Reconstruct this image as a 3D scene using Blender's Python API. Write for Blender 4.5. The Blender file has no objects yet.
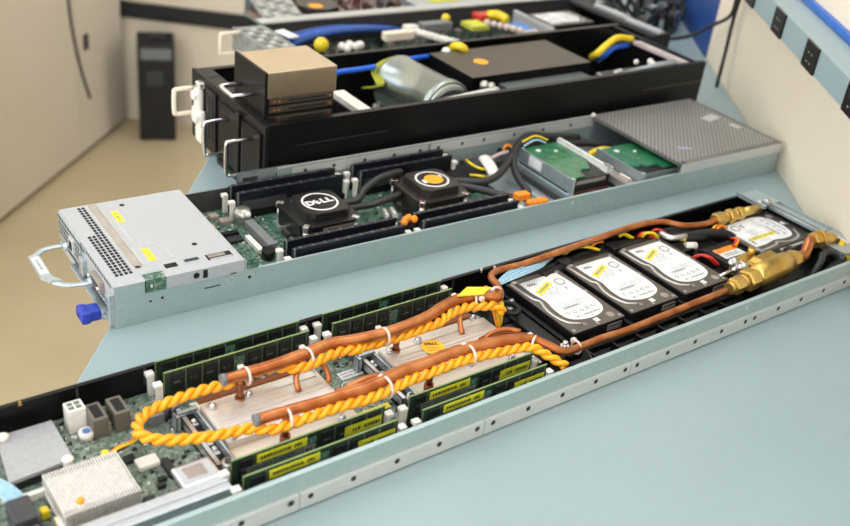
import bpy, bmesh, math, random
from mathutils import Vector, Matrix
random.seed(11)
COL = bpy.context.scene.collection
Z0 = 0.76                      # bench top above the floor, metres
PI = math.pi
# ------------------------------------------------------------------ frames (millimetres on the bench top)
def frame(x, y, a): return Matrix.Translation((x*.001, y*.001, Z0)) @ Matrix.Rotation(a, 4, 'Z')
FA = frame(0, 0, 0)            # water cooled sled in front
FB = frame(52.4, 276.7, -.035) # half-width sled with the steel cover
FC = frame(291.0, 450.6, -.023)# black 2U chassis
FT = frame(0, 0, -.675)        # the bench: x to the wall, y along it
# ------------------------------------------------------------------ materials
def lin(c):
    o = []
    for v in c:
        v /= 255.0
        o.append(v/12.92 if v <= .04045 else ((v+.055)/1.055)**2.4)
    return (*o, 1)
MATS = {}
def mat(name, c, rough=.5, metal=0, c2=None, scale=60, bump=0, bscale=400, detail=4, coat=0, trans=0, stretch=None, lo=.35, hi=.65, alpha=None, spec=.5):
    m = bpy.data.materials.new(name); m.use_nodes = True
    nt = m.node_tree; b = nt.nodes['Principled BSDF']
    b.inputs['Roughness'].default_value = rough; b.inputs['Metallic'].default_value = metal
    b.inputs['Specular IOR Level'].default_value = spec
    b.inputs['Base Color'].default_value = lin(c)
    if coat: b.inputs['Coat Weight'].default_value = coat; b.inputs['Coat Roughness'].default_value = .15
    if trans: b.inputs['Transmission Weight'].default_value = trans
    if alpha: b.inputs['Alpha'].default_value = alpha
    tc = nt.nodes.new('ShaderNodeTexCoord'); mp = nt.nodes.new('ShaderNodeMapping')
    nt.links.new(tc.outputs['Object'], mp.inputs['Vector'])
    if stretch: mp.inputs['Scale'].default_value = stretch
    nz = nt.nodes.new('ShaderNodeTexNoise'); nz.inputs['Scale'].default_value = scale; nz.inputs['Detail'].default_value = detail
    nt.links.new(mp.outputs[0], nz.inputs['Vector'])
    cr = nt.nodes.new('ShaderNodeValToRGB')
    c2 = c2 or tuple(min(255, v*.93) for v in c)
    cr.color_ramp.elements[0].color = lin(c2); cr.color_ramp.elements[1].color = lin(c)
    cr.color_ramp.elements[0].position = lo; cr.color_ramp.elements[1].position = hi
    nt.links.new(nz.outputs['Fac'], cr.inputs[0]); nt.links.new(cr.outputs[0], b.inputs['Base Color'])
    if bump:
        n2 = nt.nodes.new('ShaderNodeTexNoise'); n2.inputs['Scale'].default_value = bscale; n2.inputs['Detail'].default_value = 3
        nt.links.new(mp.outputs[0], n2.inputs['Vector'])
        bp = nt.nodes.new('ShaderNodeBump'); bp.inputs['Strength'].default_value = bump; bp.inputs['Distance'].default_value = .001
        nt.links.new(n2.outputs['Fac'], bp.inputs['Height']); nt.links.new(bp.outputs[0], b.inputs['Normal'])
    MATS[name] = m; return m
mat('bench_laminate', (145,164,166), .42, c2=(141,160,162), scale=9, bump=.05, bscale=900)
mat('floor_tile', (202,186,150), .30, c2=(195,178,141), scale=3.5, bump=.05, bscale=300)
mat('cream_paint', (232,220,198), .6, c2=(226,213,190), scale=2.5)
mat('cabinet_paint', (214,203,184), .45, c2=(211,200,181), scale=3)
mat('blue_paint', (26,70,140), .45)
mat('blue_trim', (30,100,190), .4)
mat('black_rubber', (28,28,28), .6)
mat('ceiling_paint', (225,223,216), .8)
mat('galvanised', (188,199,202), .40, .75, c2=(176,188,191), scale=220, bump=.08, bscale=1500)
mat('wall_steel', (172,190,189), .42, .5, c2=(167,185,184), scale=160, bump=.06, bscale=1200)
mat('cover_steel', (184,187,190), .42, .3, c2=(179,182,185), scale=250, bump=.05, bscale=1500)
mat('rail_steel', (206,208,205), .4, .4, c2=(202,204,201), scale=60)
mat('bright_steel', (215,215,215), .28, .9)
mat('chrome', (225,225,228), .12, 1)
mat('ali_plate', (222,217,209), .38, .6, c2=(214,208,200), scale=30, stretch=(1,6,1))
mat('cream_film', (236,224,204), .5, 0, c2=(228,214,192), scale=14)
mat('fin_metal', (222,217,210), .5, .3, c2=(204,199,192), scale=350)
mat('grey_shield', (176,176,176), .5, .35, c2=(168,168,168), scale=260, bump=.1)
mat('mesh_steel', (150,148,142), .45, .6, c2=(112,110,106), scale=12)
mat('inner_shadow', (60,66,68), .6, .3)
mat('black_metal', (11,11,11), .36, .0, c2=(9,9,9), bump=.05, bscale=900, spec=.3)
mat('black_plastic', (15,14,14), .4, spec=.35)
mat('black_matte', (13,13,13), .8)
mat('lid_brown', (72,64,54), .42, .2)
mat('grey_plastic', (120,122,122), .5)
mat('dark_grey', (58,58,58), .5)
mat('white_plastic', (232,228,218), .45)
mat('white_label', (232,232,230), .5)
mat('drab_label', (150,138,128), .5)
mat('grey_label', (120,130,120), .5, c2=(80,92,84), scale=500)
mat('ink', (40,40,44), .6)
mat('ink_soft', (130,132,136), .6)
mat('yellow_label', (240,222,40), .5)
mat('lime_label', (206,206,44), .5, c2=(186,190,40), scale=200)
mat('yellow_plastic', (236,206,30), .45)
mat('orange_dot', (250,170,30), .5)
mat('yellow_dot', (248,196,50), .5)
mat('orange_cord', (253,180,26), .5, c2=(246,160,16), scale=60, bump=.15, bscale=2500)
mat('orange_plastic', (240,140,20), .5)
mat('red_wire', (200,40,25), .4)
mat('yellow_wire', (240,210,40), .4)
mat('lightblue_wire', (170,205,220), .4, c2=(150,190,210), scale=300)
mat('blue_wire', (20,95,215), .4)
mat('black_wire', (20,20,21), .5)
mat('hose_rubber', (38,38,39), .42, bump=.2, bscale=1500)
mat('copper', (202,134,84), .32, .8, c2=(166,94,50), scale=55, bump=.05)
mat('copper_dark', (150,92,60), .4, .8)
mat('brass', (222,188,108), .32, .85, c2=(196,158,80), scale=40, bump=.1, bscale=250)
mat('drive_cover', (104,97,88), .42, .5, c2=(96,89,80), scale=90)
mat('drive_silver', (205,202,196), .3, .7)
mat('drive_body', (24,24,25), .32, .2)
mat('dimm_green', (36,56,40), .38, 0, c2=(28,44,32), scale=140, coat=.3)
mat('dimm_edge', (128,150,96), .5)
mat('dimm_black', (26,30,38), .35, .3)
mat('dimm_seam', (120,140,110), .5)
mat('chip_black', (24,27,26), .42)
mat('gold', (214,170,90), .35, .9)
mat('dark_red', (92,44,36), .5)
mat('pcb_hdd', (44,120,80), .32, 0, c2=(30,98,62), scale=70, coat=.4)
mat('blue_handle', (34,58,170), .4)
mat('tan_strip', (182,172,160), .5, .3)
mat('pink_bar', (206,190,186), .45, .3)
mat('tan_metal', (212,196,168), .24, .92, c2=(206,190,162), scale=60)
mat('can_metal', (170,178,174), .27, .9, c2=(160,170,166), scale=20)
mat('pale_blue', (80,130,200), .5)
mat('pink_board', (160,132,120), .5, c2=(96,84,78), scale=120)
mat('screen_grey', (90,88,86), .5)
mat('capacitor', (190,186,178), .3, .8)
mat('socket_brown', (104,98,86), .45)
mat('sink_grey', (104,110,108), .5, .3)
mat('faint_blue', (160,172,188), .5)
mat('olive_wire', (176,176,50), .5)
mat('tower_black', (20,19,18), .6)
mat('clear_grey', (150,156,152), .35, .2, c2=(120,126,122), scale=80)
mat('tie', (228,210,196), .4)

def pcb(name, base, alt, dark):
    m = mat(name, base, .42, 0, coat=.2); nt = m.node_tree; b = nt.nodes['Principled BSDF']
    tc = nt.nodes['Texture Coordinate']
    v = nt.nodes.new('ShaderNodeTexVoronoi'); v.inputs['Scale'].default_value = 260; v.distance = 'CHEBYCHEV'
    v2 = nt.nodes.new('ShaderNodeTexVoronoi'); v2.inputs['Scale'].default_value = 620; v2.distance = 'CHEBYCHEV'
    nt.links.new(tc.outputs['Object'], v.inputs['Vector']); nt.links.new(tc.outputs['Object'], v2.inputs['Vector'])
    def ramp(src, stops):
        r = nt.nodes.new('ShaderNodeValToRGB'); r.color_ramp.interpolation = 'CONSTANT'
        e = r.color_ramp.elements; e[0].position, e[0].color = stops[0][0], lin(stops[0][1]); e[1].position, e[1].color = stops[1][0], lin(stops[1][1])
        for p, c in stops[2:]:
            x = e.new(p); x.color = lin(c)
        nt.links.new(src, r.inputs[0]); return r
    s1 = nt.nodes.new('ShaderNodeSeparateColor'); nt.links.new(v.outputs['Color'], s1.inputs[0])
    s2 = nt.nodes.new('ShaderNodeSeparateColor'); nt.links.new(v2.outputs['Color'], s2.inputs[0])
    r1 = ramp(s1.outputs[0], [(0, base), (.45, alt), (.7, base), (.88, dark), (.95, (150,160,146))])
    r2 = ramp(s2.outputs[1], [(0, base), (.5, alt), (.72, dark), (.86, (160,170,150))])
    mx = nt.nodes.new('ShaderNodeMix'); mx.data_type = 'RGBA'; mx.inputs[0].default_value = .5
    nt.links.new(r1.outputs[0], mx.inputs[6]); nt.links.new(r2.outputs[0], mx.inputs[7]); nt.links.new(mx.outputs[2], b.inputs['Base Color'])
pcb('board', (92,112,98), (138,152,136), (40,52,46))
pcb('board_teal', (52,96,78), (84,122,104), (24,46,38))

pcb('board_dark', (34,46,40), (48,60,52), (16,20,18))

def perforated(name, c, hole, pitch):          # a sheet punched all over with small round holes, the dark inside showing through
    m = mat(name, c, .42, .6); nt = m.node_tree; b = nt.nodes['Principled BSDF']; tc = nt.nodes['Texture Coordinate']
    mp = nt.nodes.new('ShaderNodeMapping'); mp.inputs['Scale'].default_value = (1000/pitch,)*3; mp.inputs['Rotation'].default_value = (0,0,PI/4)
    nt.links.new(tc.outputs['Object'], mp.inputs[0])
    sp = nt.nodes.new('ShaderNodeSeparateXYZ'); nt.links.new(mp.outputs[0], sp.inputs[0])
    def M(op, a, bb=None):
        n = nt.nodes.new('ShaderNodeMath'); n.operation = op
        for i, q in enumerate((a, bb)):
            if q is None: continue
            if isinstance(q, (int, float)): n.inputs[i].default_value = q
            else: nt.links.new(q, n.inputs[i])
        return n.outputs[0]
    fx = M('SUBTRACT', M('FRACT', sp.outputs[0]), .5); fy = M('SUBTRACT', M('FRACT', sp.outputs[1]), .5)
    dd = M('ADD', M('MULTIPLY', fx, fx), M('MULTIPLY', fy, fy)); k = M('LESS_THAN', dd, .115)
    mx = nt.nodes.new('ShaderNodeMix'); mx.data_type = 'RGBA'; mx.inputs[6].default_value = lin(c); mx.inputs[7].default_value = lin(hole)
    nt.links.new(k, mx.inputs[0]); nt.links.new(mx.outputs[2], b.inputs['Base Color'])
    nt.links.new(M('MULTIPLY', M('SUBTRACT', 1, k), .6), b.inputs['Metallic'])
perforated('punched_steel', (172,170,164), (92,90,86), 5.0)

def emit(name, c, s):
    m = bpy.data.materials.new(name); m.use_nodes = True; nt = m.node_tree; nt.nodes.clear()
    e = nt.nodes.new('ShaderNodeEmission'); e.inputs[0].default_value = (*c, 1); e.inputs[1].default_value = s
    o = nt.nodes.new('ShaderNodeOutputMaterial'); nt.links.new(e.outputs[0], o.inputs[0]); MATS[name] = m
# ------------------------------------------------------------------ mesh builder, millimetres
def cat(pts, sub=5, closed=False):
    P = [Vector(p) for p in pts]; n = len(P); out = []
    if n < 3: return P
    for i in range(n if closed else n-1):
        a = P[(i-1) % n] if closed or i > 0 else P[0]*2-P[1]
        b, c = P[i], P[(i+1) % n]
        d = P[(i+2) % n] if closed or i+2 < n else P[-1]*2-P[-2]
        for k in range(sub):
            t = k/sub
            out.append(.5*((2*b)+(c-a)*t+(2*a-5*b+4*c-d)*t*t+(3*b-a-3*c+d)*t**3))
    if not closed: out.append(P[-1])
    return out
class MB:
    def __init__(s): s.bm = bmesh.new(); s.ms = []
    def mi(s, m):
        if m not in s.ms: s.ms.append(m)
        return s.ms.index(m)
    def _q(s, vs, m, sm=False):
        try: f = s.bm.faces.new(vs)
        except ValueError: return
        f.material_index = s.mi(m); f.smooth = sm; return f
    def box(s, x0, x1, y0, y1, z0, z1, m, bev=0, rz=0, top=None, rx=0, taper=0):
        c = Vector(((x0+x1)/2, (y0+y1)/2, (z0+z1)/2)); h = ((x1-x0)/2, (y1-y0)/2, (z1-z0)/2)
        R = Matrix.Rotation(rz, 3, 'Z') @ Matrix.Rotation(rx, 3, 'X')
        v = [s.bm.verts.new(c + R @ Vector((sx*(h[0]-(taper if sz > 0 else 0)), sy*(h[1]-(taper if sz > 0 else 0)), sz*h[2]))) for sz in (-1,1) for sx, sy in ((-1,-1),(1,-1),(1,1),(-1,1))]
        fs = []
        for i, q in enumerate(((3,2,1,0),(4,5,6,7),(0,1,5,4),(1,2,6,5),(2,3,7,6),(3,0,4,7))):
            fs.append(s._q([v[k] for k in q], top if (top and i == 1) else m))
        if bev:
            es = list({e for f in fs if f for e in f.edges})
            bmesh.ops.bevel(s.bm, geom=es, offset=bev, segments=2, affect='EDGES', profile=.6)
        return s
    def prism(s, poly, z0, z1, m, top=None):
        a = [s.bm.verts.new((p[0], p[1], z0)) for p in poly]; b = [s.bm.verts.new((p[0], p[1], z1)) for p in poly]
        n = len(poly); s._q(a[::-1], m); s._q(b, top or m)
        for i in range(n): s._q([a[i], a[(i+1) % n], b[(i+1) % n], b[i]], m)
        return s
    def ring(s, c, u, w, r, n): return [s.bm.verts.new(c + (u*math.cos(2*PI*k/n) + w*math.sin(2*PI*k/n))*r) for k in range(n)]
    def lathe(s, p, q, prof, m, n=18):
        p, q = Vector(p), Vector(q); d = (q-p).normalized(); u = d.orthogonal().normalized(); w = d.cross(u)
        prev = None
        for t, r in prof:
            c = p.lerp(q, t)
            k = s.ring(c, u, w, max(r, .01), n)
            if prev:
                for i in range(n): s._q([prev[i], prev[(i+1) % n], k[(i+1) % n], k[i]], m, n > 8)
            else: s._q(k[::-1], m)
            prev = k
        s._q(prev, m); return s
    def cyl(s, p, q, r, m, n=16, r2=None): return s.lathe(p, q, [(0, r), (1, r if r2 is None else r2)], m, n)
    def dome(s, c, r, h, m, n=12):
        c = Vector(c)
        return s.lathe(c, c+Vector((0,0,h)), [(0, r), (.35, r*.95), (.7, r*.7), (.92, r*.35), (1, .05)], m, n)
    def ball(s, c, r, m, n=10):
        c = Vector(c); k = 6
        return s.lathe(c-Vector((0,0,r)), c+Vector((0,0,r)), [((1-math.cos(PI*i/k))/2, r*math.sin(PI*i/k)) for i in range(k+1)], m, n)
    def tube(s, pts, r, m, n=10, sub=5, closed=False, flat=1, rr=None, twist=0):
        P = cat(pts, sub, closed) if sub > 1 else [Vector(p) for p in pts]; N = len(P); prev = first = None; up = None
        for i, c in enumerate(P):
            t = (P[(i+1) % N]-P[i-1]) if closed or 0 < i < N-1 else (P[1]-P[0] if i == 0 else P[-1]-P[-2])
            t.normalize(); side = up.copy() if up else (t.cross(Vector((0,0,1))) if t.cross(Vector((0,0,1))).length > .15 else t.orthogonal())
            side = side - t*side.dot(t); side.normalize(); up = side; w = side.cross(t)
            ri = r if rr is None else rr(i/(N-1))
            k = [s.bm.verts.new(c + side*math.cos(2*PI*j/n)*ri + w*math.sin(2*PI*j/n)*ri*flat) for j in range(n)]
            if prev:
                for j in range(n): s._q([prev[j], prev[(j+1) % n], k[(j+1) % n], k[j]], m, True)
            else: first = k
            prev = k
        if closed:
            for j in range(n): s._q([prev[j], prev[(j+1) % n], first[(j+1) % n], first[j]], m, True)
        else: s._q(first[::-1], m); s._q(prev, m)
        return s
    def rope(s, pts, R, r, pitch, m, strands=2, n=7):
        P = cat(pts, 8); L = 0; path = []
        dense = []
        for a, b in zip(P, P[1:]):
            k = max(1, int((b-a).length/1.2))
            for i in range(k): dense.append(a.lerp(b, i/k))
        dense.append(P[-1]); N = len(dense); side = None; S = [[] for _ in range(strands)]
        for i, c in enumerate(dense):
            t = (dense[min(i+1, N-1)]-dense[max(i-1, 0)]).normalized()
            sd = t.cross(Vector((0,0,1))).normalized(); w = sd.cross(t)
            if i: L += (c-dense[i-1]).length
            for q in range(strands):
                a = 2*PI*L/pitch + 2*PI*q/strands
                S[q].append(c + (sd*math.cos(a)+w*math.sin(a))*R)
        for q in range(strands): s.tube(S[q], r, m, n, 1)
        return s
    def text(s, txt, M, size, m, depth=.08, bold=.02, shear=0, align='CENTER'):
        cu = bpy.data.curves.new('t', 'FONT'); cu.body = txt; cu.size = size; cu.extrude = depth; cu.offset = bold*size; cu.resolution_u = 2
        cu.align_x = align; cu.align_y = 'CENTER'; cu.shear = shear
        o = bpy.data.objects.new('t', cu); me = bpy.data.meshes.new_from_object(o)
        vs = [s.bm.verts.new(M @ v.co) for v in me.vertices]
        for p in me.polygons: s._q([vs[i] for i in p.vertices], m)
        bpy.data.objects.remove(o); bpy.data.curves.remove(cu); bpy.data.meshes.remove(me); return s
    def dell(s, M, size, m):                       # the round company mark: four letters, the second one tipped
        s.text('D', M @ Matrix.Translation((-.92*size, 0, 0)), size, m, bold=.045)
        s.text('E', M @ Matrix.Translation((-.28*size, 0, 0)) @ Matrix.Rotation(.6, 4, 'Z'), size*.95, m, bold=.045)
        s.text('L', M @ Matrix.Translation((.36*size, 0, 0)), size, m, bold=.045)
        s.text('L', M @ Matrix.Translation((.92*size, 0, 0)), size, m, bold=.045); return s
    def loop(s, M, r, w, m, n=32, d=.1, sy=1):     # a flat raised ring
        a = [s.bm.verts.new(M @ Vector((math.cos(2*PI*k/n)*(r+w), math.sin(2*PI*k/n)*(r+w)*sy, d))) for k in range(n)]
        b = [s.bm.verts.new(M @ Vector((math.cos(2*PI*k/n)*r, math.sin(2*PI*k/n)*r*sy, d))) for k in range(n)]
        a0 = [s.bm.verts.new(M @ Vector((math.cos(2*PI*k/n)*(r+w), math.sin(2*PI*k/n)*(r+w)*sy, -.05))) for k in range(n)]
        for i in range(n):
            j = (i+1) % n; s._q([a[i], a[j], b[j], b[i]], m); s._q([a0[i], a0[j], a[j], a[i]], m)
        return s
    def marks(s, x0, x1, y, z, h, m, M=None, k=None):   # a line of small dark printed characters
        M = M or Matrix(); x = x0
        while x < x1:
            w = random.uniform(.5, 1.1)*h*.7
            if random.random() > .15:
                v = [s.bm.verts.new(M @ Vector(p)) for p in ((x, y-h/2, z), (min(x+w, x1), y-h/2, z), (min(x+w, x1), y+h/2, z), (x, y+h/2, z))]
                s._q(v, m)
            x += w + h*.25
        return s

ORG = {}
def tag(o, label=None, cat_=None, group=None, kind=None):
    if label: o['label'] = label
    if cat_: o['category'] = cat_
    if group: o['group'] = group
    if kind: o['kind'] = kind
    return o
def thing(name, F, loc, label, cat_, group=None, rz=0):
    o = bpy.data.objects.new(name, None); COL.objects.link(o); o.empty_display_size = .02
    o.matrix_world = F @ Matrix.Translation(Vector(loc)*.001) @ Matrix.Rotation(rz, 4, 'Z')
    ORG[o.name] = Vector(loc); return tag(o, label, cat_, group)
def build(mb, name, parent=None, F=None, loc=None, label=None, cat_=None, group=None, kind=None, local=False):
    """mesh verts are in the frame's millimetres (local=True: already about the parent)"""
    org = Vector(loc) if loc else (ORG.get(parent.name, Vector()) if parent else Vector())
    if local: org = Vector()
    bmesh.ops.recalc_face_normals(mb.bm, faces=mb.bm.faces)
    for v in mb.bm.verts: v.co = (v.co-org)*.001
    me = bpy.data.meshes.new(name); mb.bm.to_mesh(me); mb.bm.free()
    for m in mb.ms: me.materials.append(MATS[m])
    o = bpy.data.objects.new(name, me); COL.objects.link(o)
    if parent: o.parent = parent; ORG[o.name] = ORG.get(parent.name, Vector()) if not local else Vector()
    else:
        o.matrix_world = F @ Matrix.Translation(org*.001); ORG[o.name] = org
    return tag(o, label, cat_, group, kind)
def build_each(mb, name, parent, **kw):
    """one part for every connected piece of the mesh"""
    bm = mb.bm; seen = set(); out = []
    for v in list(bm.verts):
        if v in seen: continue
        st = [v]; seen.add(v); isl = []
        while st:
            q = st.pop(); isl.append(q)
            for e in q.link_edges:
                w = e.other_vert(q)
                if w not in seen: seen.add(w); st.append(w)
        n = MB(); n.ms = []; mp = {q: n.bm.verts.new(q.co) for q in isl}
        for f in {f for q in isl for f in q.link_faces}: n._q([mp[q] for q in f.verts], mb.ms[f.material_index], f.smooth)
        out.append(build(n, name, parent, **kw))
    bm.free(); return out
def dup(o, parent=None):
    c = o.copy(); COL.objects.link(c)
    if parent: c.parent = parent
    for ch in o.children: dup(ch, c)
    return c
def dup_at(o, F, loc, label, group=None, rz=0):
    c = dup(o); c.matrix_world = F @ Matrix.Translation(Vector(loc)*.001) @ Matrix.Rotation(rz, 4, 'Z')
    c['label'] = label
    if group: c['group'] = group
    return c
def clutter(mb, x0, x1, y0, y1, z, n, avoid=(), cols=('chip_black','capacitor','drab_label','dark_grey','white_plastic','gold','bright_steel'), big=4, hmax=2.5):
    for _ in range(n):
        x, y = random.uniform(x0, x1), random.uniform(y0, y1)
        if any(a[0] < x < a[1] and a[2] < y < a[3] for a in avoid): continue
        w, d = random.uniform(.7, big*random.random()+1), random.uniform(.7, big*random.random()+1)
        c = random.choice(cols)
        mb.box(x-w/2, x+w/2, y-d/2, y+d/2, z, z+random.uniform(.4, hmax), c)
    return mb
# ================================================================== SLED A: water cooled sled, front of the bench
XL, XR = -150, 820
t = thing('server_sled', FA, (300, 86, 0), 'long narrow open server sled with copper cooling pipes, nearest on the bench', 'server', 'opened servers laid across the bench')
SLED_A = t
m = MB(); m.box(XL, XR, .5, 172.5, .2, 1.6, 'black_metal'); build(m, 'floor_pan', t)
m = MB(); m.box(XL, 832, 0, 1.4, .2, 32.7, 'wall_steel'); m.box(XL, 832, 1.4, 4.2, 31.6, 32.7, 'wall_steel')
for x in (160, 421): m.box(x, x+4, -.3, 0, 24, 30, 'wall_steel')
m.cyl((598,-.2,26), (598,.2,26), 2.2, 'rail_steel')
build(m, 'side_wall', t, label='pale grey steel wall facing the camera')
m = MB()
for a, b in ((XL, 80.6), (81.4, 254.6), (255.4, 429), (430, 604), (605, 828)):
    m.box(a, b, -3, 0, 1.5, 16, 'rail_steel', bev=.4)
rl = build(m, 'slide_rail', t, label='light rail strip with a row of holes')
for x in list(range(-126, 80, 40)) + [73, 90, 127, 167, 208, 247, 264, 303, 343, 384, 422, 438, 480, 520, 560, 598, 613, 653, 693, 734, 774]:
    m = MB(); m.cyl((x, -3.15, 11), (x, -2.9, 11), 2.0, 'black_matte', 12); m.loop(Matrix.Translation((x, -3.1, 11)) @ Matrix.Rotation(PI/2, 4, 'X'), 2.0, .7, 'grey_plastic', 14); build(m, 'rail_hole', rl)
m = MB(); m.box(XL, XR, 171.8, 173.3, .2, 32.7, 'black_metal'); m.box(XL, XR, 169.5, 172, 31.8, 32.7, 'black_metal')
for x in (-82, -20, 35, 170, 185, 338, 352): m.box(x, x+2, 171, 172, 14, 30, 'dark_grey')
m.ball((-62, 171, 31), 2, 'gold'); m.box(386, 388, 168, 172.5, 31, 34, 'drive_silver', rz=-.6); m.box(402, 404, 166, 171, 31, 33.5, 'drive_silver', rz=-.6)
build(m, 'back_wall', t, label='black inner wall of the far side')
m = MB()
m.box(817, 818.5, 2, 172, .2, 32, 'black_metal'); m.box(797, 836, 136, 173.5, 31.5, 33.5, 'wall_steel', bev=.3); m.box(797, 803, 132, 174, 32.5, 36, 'galvanised', bev=.5)
m.box(815, 836, 60, 137, 28, 30, 'wall_steel'); m.box(812, 819, 58, 138, 31, 36, 'galvanised', bev=.6); m.box(824, 828, 60, 137, 29, 33, 'wall_steel')
m.box(785, 836, 14, 60, 31.5, 33.5, 'galvanised', bev=.3); m.box(834.5, 836, 0, 173, .2, 33, 'galvanised'); m.box(785, 789, 14, 60, 28, 36, 'galvanised', bev=.5)
m.cyl((806, 139, 36), (815, 139, 36), 4.5, 'bright_steel'); m.dome((808, 146, 33.5), 4, 3, 'bright_steel')
eb = build(m, 'end_bracket', t, label='bright steel end bracket')
m = MB(); m.box(806, 822, 30, 48, 33.5, 33.9, 'white_label'); build(m, 'label', eb)
# long light bracket along the near side at the left
m = MB()
m.box(XL, 38, 19, 34, 24, 26, 'bright_steel', bev=.5, top='cover_steel'); m.box(XL, 38, 17.6, 19.2, 5, 26, 'galvanised'); m.box(XL, 38, 25, 27, 26, 27.2, 'cover_steel', bev=.4)
m.box(-12, 24, 17.2, 17.7, 9, 15, 'black_matte', bev=.2); m.box(XL, 36, 4, 17.4, 6, 7, 'galvanised')
m.box(8, 38, 34, 58, 20, 25, 'cover_steel', bev=2); m.box(14, 30, 40, 53, 24.8, 25.6, 'drab_label', bev=.3)
build(m, 'support_bracket', t, label='bright folded bracket along the near wall')

# motherboard
t = thing('motherboard', FA, (130, 90, 1.8), 'green motherboard under the copper pipes of the nearest sled', 'circuit board'); MBA = t
m = MB(); m.box(XL, 352, 5, 170.8, 4, 5.6, 'board'); build(m, 'circuit_board', t)
m = MB(); clutter(m, XL+10, 46, 40, 165, 5.6, 520, ((-70,-16,49,100),(-90,-42,108,162)), cols=('chip_black','chip_black','capacitor','drab_label','board_teal','white_plastic','dark_grey','grey_plastic'), big=3.2)
clutter(m, 158, 226, 50, 132, 5.6, 130, ((178,222,94,124),), cols=('chip_black','capacitor','drab_label','board_teal','white_plastic','dark_grey'), big=3)
clutter(m, 36, 350, 38, 60, 5.6, 120, cols=('chip_black','capacitor','drab_label','dark_grey','white_plastic')); clutter(m, 36, 350, 124, 146, 5.6, 120)
build(m, 'surface_components', t, kind='stuff')
for a, b, c, d, h in ((-4, 3, 84, 94, 4), (12, 18, 66, 86, 5), (16, 26, 56, 62, 5), (3, 9, 66, 70, 4), (0, 6, 60, 64, 4), (-14, -6, 50, 55, 4), (20, 34, 128, 142, 10), (-10, -2, 96, 104, 3)):
    m = MB(); m.box(a, b, c, d, 5.6, 5.6+h, 'grey_plastic' if h == 10 else 'chip_black', bev=.3); build(m, 'integrated_circuit', t)
m = MB(); m.box(-5, 12, 83, 95, 5.6, 11, 'white_plastic', bev=2); build(m, 'crystal_can', t, label='white rounded component')
m = MB()
m.box(-33.5, -20, 149, 162, 5.6, 27, 'white_plastic', bev=.6)
for i in range(2):
    for j in range(2): m.box(-32+i*5.6, -27.6+i*5.6, 151+j*5, 155+j*5, 26.9, 27.15, 'grey_label')
build(m, 'power_connector', t, label='white four-way plug socket')
for x in (-14, 3):
    m = MB(); m.box(x-6, x+6, 134, 156, 5.6, 24, 'socket_brown', bev=.8); m.box(x-3.5, x+3.5, 137, 153, 23.9, 24.2, 'black_matte'); m.box(x+6, x+8, 136, 154, 5.6, 16, 'drab_label')
    build(m, 'upright_connector', t)
m = MB(); m.cyl((-24, 140, 5.6), (-24, 140, 12), 6, 'white_plastic'); m.cyl((-24, 140, 12), (-24, 140, 12.4), 3, 'pale_blue'); build(m, 'coin_cell', t)
m = MB(); m.cyl((36, 132, 5.6), (36, 132, 17), 3.5, 'dark_grey'); m.cyl((12, 120, 5.6), (12, 120, 12), 3, 'capacitor'); build_each(m, 'capacitor', t)
for x0, y0, x1, y1, mm in ((180, 95, 212, 108, 'white_label'), (205, 97, 216, 107, 'white_label'), (180, 109, 200, 120, 'white_label')):
    pass
m = MB(); m.box(188, 216, 110, 120, 5.6, 5.9, 'white_label'); m.marks(190, 214, 117, 6, 1.6, 'ink_soft'); m.marks(190, 206, 113, 6, 1.6, 'ink_soft')
m.box(200, 216, 94, 104, 5.6, 5.9, 'white_label')
build(m, 'paper_label', t, label='white printed label on the board')
m = MB(); L = Matrix.Translation((189, 100, 5.7)); m.loop(L, 6.2, .7, 'white_label', 24); m.dell(L @ Matrix.Scale(1, 4), 3.2, 'white_label'); build(m, 'printed_logo', t)
m = MB(); m.box(166, 200, 53, 59, 12, 12.6, 'yellow_label', rz=.02); m.marks(170, 196, 56, 12.8, 1.8, 'ink'); m.box(168, 198, 54, 58, 5.6, 12, 'chip_black'); build(m, 'yellow_sticker', t)
# processor sockets with their steel frames
for X in (42, 210):
    m = MB()
    m.box(X, X+104, 44, 134, 5.6, 8.5, 'black_plastic'); m.box(X, X+5, 52, 128, 8.5, 17, 'bright_steel', bev=.8); m.box(X+5, X+13, 56, 122, 8.5, 13, 'black_matte')
    for y in (66, 78, 90, 104): m.box(X+4, X+11, y, y+7, 11, 14, 'bright_steel', bev=.6)
    m.box(X+12, X+15, 50, 124, 8.5, 19, 'galvanised', bev=.5)
    m.box(X-4, X+15, 116, 121, 17, 20, 'galvanised', bev=.6); m.box(X-5, X-1, 112, 121, 6, 20, 'galvanised', bev=.6)
    for y in (54, 73, 85, 110): m.dome((X+8, y, 13), 3, 4, 'chrome')
    m.cyl((X+2, 133, 8), (X+2, 133, 22), 4.4, 'bright_steel'); m.cyl((X+2, 133, 22), (X+2, 133, 24), 3, 'dark_grey'); m.cyl((X+8, 50, 8), (X+8, 50, 20), 4.6, 'bright_steel'); m.cyl((X+8, 50, 20), (X+8, 50, 21), 2.6, 'dark_grey')
    build(m, 'processor_socket', t, label='bright steel socket frame')
# memory slots
def slot(parent, X, y, z=5.6, w=142):
    m = MB(); m.box(X-1.5, X+w-6, y-3, y+3, z, z+8, 'black_plastic'); s = build(m, 'memory_slot', parent)
    for e, sg in ((X-3.5, -1), (X+w-4.5, 1)):
        m = MB(); m.box(e-3, e+2, y-2.4, y+2.4, z, z+19, 'white_plastic', bev=.5); m.box(e-4+sg, e+3+sg, y-3.2, y+3.2, z+19, z+23, 'white_plastic', bev=1)
        build(m, 'ejector_latch', s)
for X in (43, 200):
    for y in (13.4, 32.25, 150.1, 167.2): slot(MBA, X, y)

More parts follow.
